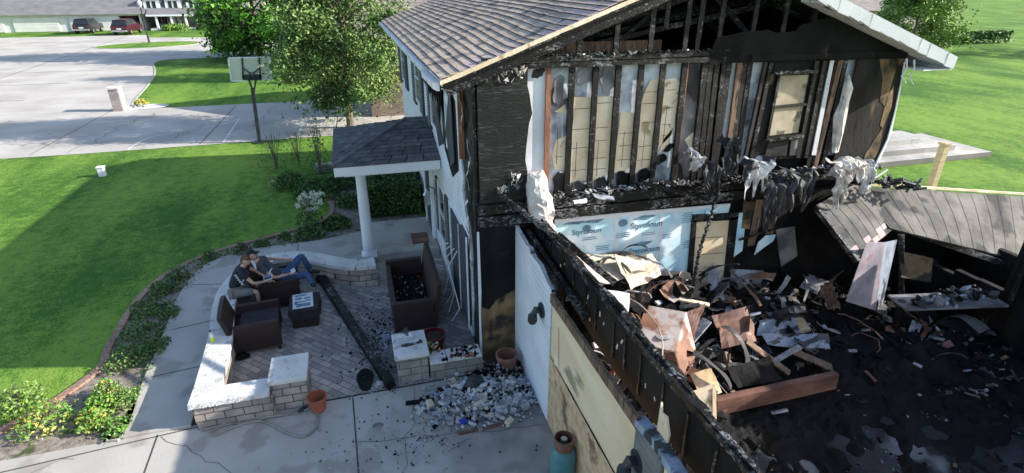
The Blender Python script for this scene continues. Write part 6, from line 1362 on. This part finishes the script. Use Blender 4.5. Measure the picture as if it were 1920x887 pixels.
# neighbouring brick building just beyond the house
ng = thing('neighbour_building', (4, 24, 0), 'taupe roofed brick building standing behind the burned house', 'building')
mb = MB(); mb.box((-.85, 20.6, 0), (12, 27.6, 2.5)); P('wall', mb, M_brick, ng)
mb = MB()
ns = 22
for i in range(ns):
    t0 = i / ns; t1 = min(1, (i + 1.2) / ns); y0 = 20.2 + 3.9 * t0; z0 = 2.45 + 2.9 * t0; y1 = 20.2 + 3.9 * t1; z1 = 2.45 + 2.9 * t1
    mb.hexa([(-1.25, y0, z0), (12.5, y0, z0), (12.5, y1, z1 - .03), (-1.25, y1, z1 - .03), (-1.25, y0, z0 + .06), (12.5, y0, z0 + .06), (12.5, y1, z1), (-1.25, y1, z1)])
mb.prism([(-1.2, 20.2, 2.42), (-1.2, 24.1, 5.32), (-1.2, 28, 2.42)], (13.6, 0, 0)); P('roof', mb, M_brroof, ng)
ng2 = thing('rear_building', (7, 40, 0), 'larger taupe roofed building rising behind the neighbour building', 'building')
mb = MB(); mb.box((2.2, 36, 0), (18, 46, 2.8)); P('wall', mb, M_brick, ng2)
mb = MB(); mb.prism([(1.8, 35.5, 2.8), (1.8, 41, 7.4), (1.8, 46.5, 2.8)], (17, 0, 0)); P('roof', mb, M_brroof, ng2)
nr = thing('neighbour_house', (58, 55, 0), 'grey roofed house beyond the right lawn', 'house')
mb = MB(); mb.box((40, 52, 0), (70, 62, 2.8)); P('wall', mb, M_lbrick, nr)
mb = MB(); mb.prism([(39, 51.4, 2.8), (39, 57, 6.2), (39, 62.6, 2.8)], (32, 0, 0)); P('roof', mb, M_brroof, nr)
for i in range(5): mb = MB(); mb.box((43 + i * 5.3, 51.9, .9), (44.6 + i * 5.3, 51.98, 2.2)); P('window', mb, M_glass, nr)
hb2 = thing('far_hedge', (34, 34, 0), 'long dark hedge row across the far end of the right lawn', 'hedge'); 
mb = MB()
for i in range(7000): leaf(mb, Vector((rnd.uniform(-10, 34), rnd.uniform(-.6, .6) + 6, 1.2 * rnd.random() ** .6)), .35, rnd.randrange(2))
mb.build('foliage', [L1, L2], hb2, local=True)
# white back steps at right
st = thing('white_steps', (19, 8.6, 0), 'broad white stacked steps beside the right side of the house', 'steps')
for i in range(5):
    mb = MB(); y0 = 7.2 + i * .55; mb.box((12.0, y0, 0), (21.8 - i * 1.2, 10.2, .2 + i * .2)); P('step', mb, M_deck, st)
pt = thing('deck_post', at(1742, 362, z=0), 'tan wooden post standing right of the garage roof fragment', 'post')
b0 = at(1742, 362, z=0); mb = MB(); mb.box((b0.x - .1, b0.y - .1, 0), (b0.x + .1, b0.y + .1, 1.6)); P('shaft', mb, M_wood, pt)
mb = MB(); mb.box((b0.x - .13, b0.y - .13, 1.6), (b0.x + .13, b0.y + .13, 1.66)); P('post_cap', mb, M_wood, pt)
# street lamp on island
lp = thing('street_lamp', at(280, 80, z=0), 'thin dark lamp post on the oval lawn island', 'street lamp'); b0 = at(280, 80, z=0); tp_ = at(262, 14, y=b0.y)
mb = MB(); mb.tube([b0, Vector((b0.x, b0.y, tp_.z))], [.1, .06], 8); P('post', mb, M_dkmetal, lp)
mb = MB(); mb.lathe((b0.x, b0.y, tp_.z), [(.08, 0), (.22, .25), (.24, .5), (.05, .75)], 10); P('lamp_head', mb, M_cap, lp)

# ------------------------------------------------------------------ cars
def car(name, loc, rz, paint, label):
    t = thing(name, loc, label, 'car'); Lh = 2.3; Wd = .92
    prof = [(-2.3, .45), (-2.32, .75), (-2.2, 1.02), (-1.15, 1.10), (-.55, 1.2), (.2, 1.2), (2.0, 1.12), (2.28, 1.0), (2.32, .5), (2.2, .35), (-2.2, .35)]
    mb = MB(); mb.prism([(x, -Wd, z) for x, z in prof], (0, 2 * Wd, 0)); mb.build('body', paint, t, local=True, bevel=.06)
    mb = MB(); mb.hexa([(-1.1, -.85, 1.1), (2.15, -.85, 1.1), (2.15, .85, 1.1), (-1.1, .85, 1.1), (-.45, -.70, 1.68), (1.75, -.70, 1.66), (1.75, .70, 1.66), (-.45, .70, 1.68)]); mb.build('windows', M_glass, t, local=True)
    mb = MB(); mb.box((-.5, -.72, 1.66), (1.8, .72, 1.73)); mb.build('roof', paint, t, local=True, bevel=.03)
    for sx in (-1.45, 1.4):
        for sy in (-1, 1):
            mb = MB(); mb.tube([(sx, sy * .72, .34), (sx, sy * .96, .34)], .34, 18); w_ = mb.build('wheel', mat('tyre', (.015, .015, .016), rough=.8), t, local=True)
            mb = MB(); mb.tube([(sx, sy * .955, .34), (sx, sy * .975, .34)], .19, 12); mb.build('rim', M_metal, w_, local=True)
    for sy in (-.68, .68): mb = MB(); mb.box((2.28, sy - .14, .72), (2.35, sy + .14, .98)); mb.build('tail_light', M_redpot, t, local=True)
    for sy in (-.65, .65): mb = MB(); mb.box((-2.36, sy - .16, .68), (-2.29, sy + .16, .84)); mb.build('headlight', M_board, t, local=True)
    mb = MB(); mb.box((2.3, -.85, .4), (2.4, .85, .58)); mb.build('bumper', M_ashlt, t, local=True); 
    mb = MB(); mb.box((2.31, -.25, .66), (2.345, .25, .8)); mb.build('plate', M_white, t, local=True); t.location = loc; t.rotation_euler = (0, 0, rz); return t
cl = at(231, 66, z=.02)
car('parked_car', cl + Vector((0, 2, 0)), R(-95), mat('maroon_paint', (.05, .012, .02), (.06, .015, .024), rough=.25), 'dark maroon car parked in front of the far open garage bay')
car('parked_car', Vector((gx1 - 1.3, 83.9, .02)), R(-90), mat('red_paint', (.25, .012, .015), rough=.25), 'red car standing inside the far open garage bay')
car('parked_car', at(160, 63, z=.02) + Vector((0, 1.5, 0)), R(-90), mat('black_paint', (.02, .02, .024), rough=.25), 'black car parked on the far driveway left of the maroon car')

# ------------------------------------------------------------------ people
def skin_mesh(name, verts, edges, rad, m, parent, root=0, sub=2):
    me = bpy.data.meshes.new(name); me.from_pydata([Vector(v) for v in verts], edges, [])
    o = bpy.data.objects.new(name, me); COL.objects.link(o)
    md = o.modifiers.new('s', 'SKIN'); md.use_smooth_shade = True
    for i, r in enumerate(rad):
        rr = r if isinstance(r, tuple) else (r, r); me.skin_vertices[0].data[i].radius = rr; me.skin_vertices[0].data[i].use_root = (i == root)
    s2 = o.modifiers.new('u', 'SUBSURF'); s2.levels = sub; s2.render_levels = sub
    dg = bpy.context.evaluated_depsgraph_get(); nm = bpy.data.meshes.new_from_object(o.evaluated_get(dg)); bpy.data.objects.remove(o)
    nm.materials.clear(); nm.materials.append(m); nm.name = name
    o = bpy.data.objects.new(name, nm); COL.objects.link(o)
    if parent is not None: o.parent = parent; 
    return o
def hand_chains(V, E_, Rd, wi, wrist, dirv, side, curl):
    """palm and five fingers appended to the skeleton"""
    d = Vector(dirv).normalized(); s = Vector(side).normalized(); c = Vector(curl).normalized()
    palm = wrist + d * .085; V.append(palm); Rd.append((.034, .02)); E_.append((wi, len(V) - 1))
def fingers_mesh(mb, wrist, dirv, side, curl):
    d = Vector(dirv).normalized(); s = Vector(side).normalized(); c = Vector(curl).normalized(); w = Vector(wrist)
    mb.tube([w, w + d * .05, w + d * .095], [.022, .036, .032], 8)
    for k, l in ((-1.5, .062), (-.5, .075), (.5, .07), (1.5, .055)):
        b = w + d * .085 + s * k * .019; mb.tube([b, b + d * l * .45 + c * .01, b + d * l * .8 + c * .03, b + d * l + c * .052], [.010, .009, .008, .006], 6)
    b = w + d * .03 - s * .03; mb.tube([b, b - s * .03 + d * .03, b - s * .03 + d * .06 + c * .015], [.012, .010, .007], 6)
def head(parent, c, fwd, up, hair, hairlen=.02, capm=None, sc=1):
    """face pieces are part of the body; hair or cap a child"""
    f = Vector(fwd).normalized(); u = Vector(up).normalized(); s = f.cross(u).normalized(); u = s.cross(f)
    Mx = Matrix((s, f, u)).transposed()
    b = bmesh.new(); bmesh.ops.create_uvsphere(b, u_segments=20, v_segments=14, radius=1)
    vs = []
    for v in b.verts:
        p = v.co.copy(); x, y, z = p
        k = 1 - .22 * max(0, -z) ** 1.2
        q = Vector((x * .076 * k, y * .095 * (1 - .1 * max(0, -z)), z * .115))
        if y > .75 and abs(x) < .3 and -.35 < z < .12: q.y += .018 * (1 - abs(x) / .3)
        if y > .5 and .05 < z < .3 and .2 < abs(x) < .55: q.y -= .008
        vs.append(Vector(c) + Mx @ q * sc)
    fs = [tuple(v.index for v in fa.verts) for fa in b.faces]; hb_ = (vs, fs)
    # hair cap
    hv = []; keep = []
    for v in b.verts:
        p = v.co; q = Vector((p.x * .083, p.y * .102 - .008, p.z * .122 + .006)); q *= 1 + .05 * noise.noise(p * 4)
        hv.append(Vector(c) + Mx @ q * sc)
    hf = [tuple(v.index for v in fa.verts) for fa in b.faces if (lambda m_: (m_.z > .38 or (m_.y < .05 and m_.z > -.35)))(fa.calc_center_median())]
    b.free(); return hb_, (hv, hf), Mx
def person(label, J, shirt, legs_m, shoe_m, hair_m, face_dir, up=(0, 0, 1), shorts=False, cap=False, loc=None, k=1.0, sleeve=.55):
    t = thing('person', loc, label, 'person')
    o = Vector(loc); L_ = lambda v: Vector(v) - o
    names = list(J); V = [L_(J[n]) for n in names]; ix = {n: i for i, n in enumerate(names)}
    rad = dict(pelvis=(.135, .11), waist=(.12, .095), chest=(.15, .11), neckb=(.07, .065), neck=(.05, .05), headc=(.06, .06), ls=(.06, .06), rs=(.06, .06), le=.042, re=.042, lw=.028, rw=.028, lh=.09, rh=.09, lk=.062, rk=.062, la=.04, ra=.04, lt=.035, rt=.035)
    ed = [('pelvis', 'waist'), ('waist', 'chest'), ('chest', 'neckb'), ('neckb', 'neck'), ('neck', 'headc'), ('neckb', 'ls'), ('neckb', 'rs'), ('ls', 'le'), ('le', 'lw'), ('rs', 're'), ('re', 'rw'), ('pelvis', 'lh'), ('pelvis', 'rh'), ('lh', 'lk'), ('rh', 'rk'), ('lk', 'la'), ('rk', 'ra'), ('la', 'lt'), ('ra', 'rt')]
    tt = lambda r, s_=1: (r[0] * k * s_, r[1] * k * s_) if isinstance(r, tuple) else (r * k * s_, r * k * s_)
    body = skin_mesh('body', V, [(ix[a], ix[b]) for a, b in ed], [tt(rad[n], .86) for n in names], M_skin, t)
    hd, hr, Mx = head(t, V[ix['headc']] + Vector(up).normalized() * .03, face_dir, up, hair_m, sc=k * 1.05)
    bm = bmesh.new(); bm.from_mesh(body.data)
    def addto(vs, fs):
        nv = [bm.verts.new(v) for v in vs]
        for f_ in fs:
            try: fc = bm.faces.new([nv[i] for i in f_]); fc.smooth = True
            except ValueError: pass
    addto(*hd)
    fm = MB(); f = Mx.col[1]; s = Mx.col[0]; u = Mx.col[2]; hc = V[ix['headc']] + Vector(up).normalized() * .03
    for sg in (-1, 1):
        fm.rock(hc + s * sg * .08 * k, .026 * k, sq=(.5, .8, 1.1), rot=(0, 0, 0), amp=.02)
    for wn, en in (('lw', 'le'), ('rw', 're')):
        d = (V[ix[wn]] - V[ix[en]]).normalized(); sd = d.cross(Vector((0, 0, 1))).normalized(); fingers_mesh(fm, V[ix[wn]], d, sd, Vector((0, 0, -1)) + d * .3)
    addto(fm.v, fm.f); bm.to_mesh(body.data); bm.free()
    em = MB()
    for sg in (-1, 1): em.rock(hc + s * sg * .030 * k + f * .092 * k + u * .012, .009, amp=.02)
    em.tube([hc - s * .025 + f * .088 * k - u * .055 * k, hc + f * .094 * k - u * .057 * k, hc + s * .025 + f * .088 * k - u * .055 * k], .006, 5)
    em.build('facial_features', M_rustdk, t, local=True)
    hm = MB(); hm.add(*hr); ho = hm.build('hair' if not cap else 'cap', hair_m, t, local=True, smooth=True)
    if cap:
        cb_ = MB(); cb_.tube([hc + f * .07 + u * .05, hc + f * .16 + u * .045], [.075, .05], 10)
        for v in cb_.v: v -= u * ((v - hc).dot(u) - .05) * .85
        cb_.build('cap_brim', hair_m, ho, local=True)
    # shirt
    sv = [V[ix['pelvis']].lerp(V[ix['waist']], .2), V[ix['waist']], V[ix['chest']], V[ix['neckb']], V[ix['ls']], V[ix['ls']].lerp(V[ix['le']], sleeve), V[ix['rs']], V[ix['rs']].lerp(V[ix['re']], sleeve)]
    skin_mesh('shirt', sv, [(0, 1), (1, 2), (2, 3), (3, 4), (4, 5), (3, 6), (6, 7)], [tt((.15, .125)), tt((.145, .12)), tt((.17, .13)), tt((.085, .075)), tt(.08), tt(.068), tt(.08), tt(.068)], shirt, t)
    e = .95 if shorts else .93
    lv = [V[ix['pelvis']], V[ix['lh']], V[ix['rh']]]; le_ = [(0, 1), (0, 2)]; lr = [tt((.15, .13)), tt(.11), tt(.11)]
    for h_, kn, an in (('lh', 'lk', 'la'), ('rh', 'rk', 'ra')):
        b0_ = 1 if h_ == 'lh' else 2
        if shorts: lv.append(V[ix[h_]].lerp(V[ix[kn]], .9)); le_.append((b0_, len(lv) - 1)); lr.append(tt(.088))
        else:
            lv.append(V[ix[kn]]); le_.append((b0_, len(lv) - 1)); lr.append(tt(.078)); lv.append(V[ix[kn]].lerp(V[ix[an]], .93)); le_.append((len(lv) - 2, len(lv) - 1)); lr.append(tt(.058))
    skin_mesh('shorts' if shorts else 'jeans', lv, le_, lr, legs_m, t)
    for an, tn in (('la', 'lt'), ('ra', 'rt')):
        a = V[ix[an]]; b_ = V[ix[tn]]; d = (b_ - a).normalized(); mb = MB(); mb.tube([a - d * .06, a, a.lerp(b_, .6), b_ + d * .03], [.035, .052, .045, .03], 10); mb.build('shoe', shoe_m, t, local=True, smooth=True)
    return t, V, ix
M_navy = mat('navy_shirt', (.010, .014, .030), (.02, .025, .045), scale=6, rough=.85); M_stripe = mat('white_print', (.55, .56, .58), rough=.8)
M_grey = mat('grey_shirt', (.05, .055, .065), (.075, .08, .09), scale=8, rough=.9); M_jean = mat('jeans', (.035, .075, .17), (.06, .11, .23), scale=8, rough=.9)
M_khaki = mat('khaki_shorts', (.17, .17, .16), (.22, .22, .205), scale=8, rough=.9); M_hairb = mat('brown_hair', (.075, .04, .022), (.12, .065, .035), scale=30, rough=.7)
M_shoe = mat('dark_shoe', (.02, .02, .022), rough=.7)
boy = dict(pelvis=(-4.38, 2.66, .61), waist=(-4.34, 2.66, .76), chest=(-4.22, 2.65, .97), neckb=(-4.12, 2.64, 1.10), neck=(-4.08, 2.62, 1.16), headc=(-4.05, 2.60, 1.22),
           ls=(-4.16, 2.80, 1.06), rs=(-4.14, 2.46, 1.06), le=(-3.98, 2.92, .86), re=(-3.95, 2.42, .82), lw=(-3.80, 2.78, .78), rw=(-3.74, 2.58, .76),
           lh=(-4.33, 2.77, .60), rh=(-4.33, 2.55, .60), lk=(-3.95, 2.85, .56), rk=(-3.95, 2.58, .56), la=(-3.98, 2.86, .11), ra=(-3.98, 2.60, .11), lt=(-3.83, 2.87, .06), rt=(-3.83, 2.60, .06))
bt2, V, ix = person('boy in navy shirt and grey shorts sitting on the seat wall holding a tablet', boy, M_navy, M_khaki, M_shoe, M_hairb, (.75, -.45, -.35), (.25, -.1, 1), shorts=True, loc=(-4.35, 2.66, .5), k=.94)
mb = MB()
for i in range(5): mb.obox(Vector((-4.35, 2.66, .5)) * 0 + Vector((.10 + .02 * i, -.155 + 0 * i, .50 - .05 * i)), (.05, .02, .03), (0, .5, 0))
mb.build('shirt_print', M_stripe, bt2, local=True)
tb = thing('tablet', (-3.72, 2.67, .80), 'white tablet with raised flap held in the hands of the boy', 'tablet')
mb = MB(); mb.obox((0, 0, 0), (.17, .25, .012), (0, R(-12), R(8))); mb.build('case', M_paper, tb, local=True)
mb = MB(); mb.obox((-.003, 0, .0085), (.145, .22, .003), (0, R(-12), R(8))); mb.build('screen', M_sheetbl, tb, local=True)
mb = MB(); mb.tube([(.02, .08, .01), (.05, .1, .09), (.09, .1, .13)], .012, 6); mb.build('antenna', M_white, tb, local=True)
man = dict(pelvis=(-3.50, 3.16, .52), waist=(-3.63, 3.15, .62), chest=(-3.80, 3.13, .82), neckb=(-3.93, 3.11, .96), neck=(-3.97, 3.10, 1.02), headc=(-4.00, 3.08, 1.10),
           ls=(-3.90, 3.32, .92), rs=(-3.86, 2.90, .90), le=(-3.72, 3.52, .80), re=(-3.62, 2.80, .70), lw=(-3.42, 3.40, .80), rw=(-3.36, 2.90, .70),
           lh=(-3.44, 3.28, .52), rh=(-3.44, 3.04, .52), lk=(-3.12, 3.42, .86), rk=(-3.02, 2.98, .62), la=(-2.98, 3.42, .44), ra=(-2.90, 2.66, .52), lt=(-2.83, 3.44, .40), rt=(-2.86, 2.52, .56))
mn, V2, ix2 = person('man in grey shirt and jeans reclining in the dark wicker armchair with a phone', man, M_grey, M_jean, M_shoe, mat('black_cap', (.012, .013, .015), rough=.8), (.8, -.2, .1), (-.25, 0, 1), cap=True, loc=(-3.5, 3.16, .4), k=1.0, sleeve=.5)
mb = MB(); mb.obox((-3.27, 2.93, .75), (.09, .16, .012), (0, -.5, .3)); tag(mb.build('phone', M_paper), 'pale phone held in the right hand of the reclining man', 'phone')

# ------------------------------------------------------------------ groups for look-alike kinds
GROUPS = dict(shade_tree='shade trees on the lawns', round_tree='round trees beyond the right lawn', flower_pot='flower pots around the patio', bed_shrub='small shrubs along the curved garden bed', green_shrub='dark mounded shrubs by the porch', bare_shrub='tall twiggy shrubs',
    garden_plant='bright plants in the sunny bed corner', broken_brick='loose bricks of the driveway rubble', plaster_sheet='pale plaster sheets on the garage heap', charred_plank='burnt planks in the garage heap', scorched_cloth='scorched cloths draped on the ledge', parked_car='cars parked on the far driveway',
    porch_bush='bushes along the far porch', blue_sheet='pale blue metal sheets on the heap', stone_pillar='capped block pillars of the patio', wicker_armchair='wicker armchairs on the patio', person='people sitting on the patio', rubber_hoop='burnt rubber hoops in the garage', white_scrap='small pale scraps on the ledge', street_tree='trees along the far road', rust_sheet='rusted sheets in the garage heap')
for o in bpy.data.objects:
    if o.parent is None and 'label' in o:
        k = o.name.split('.')[0]
        if k in GROUPS: o['group'] = GROUPS[k]
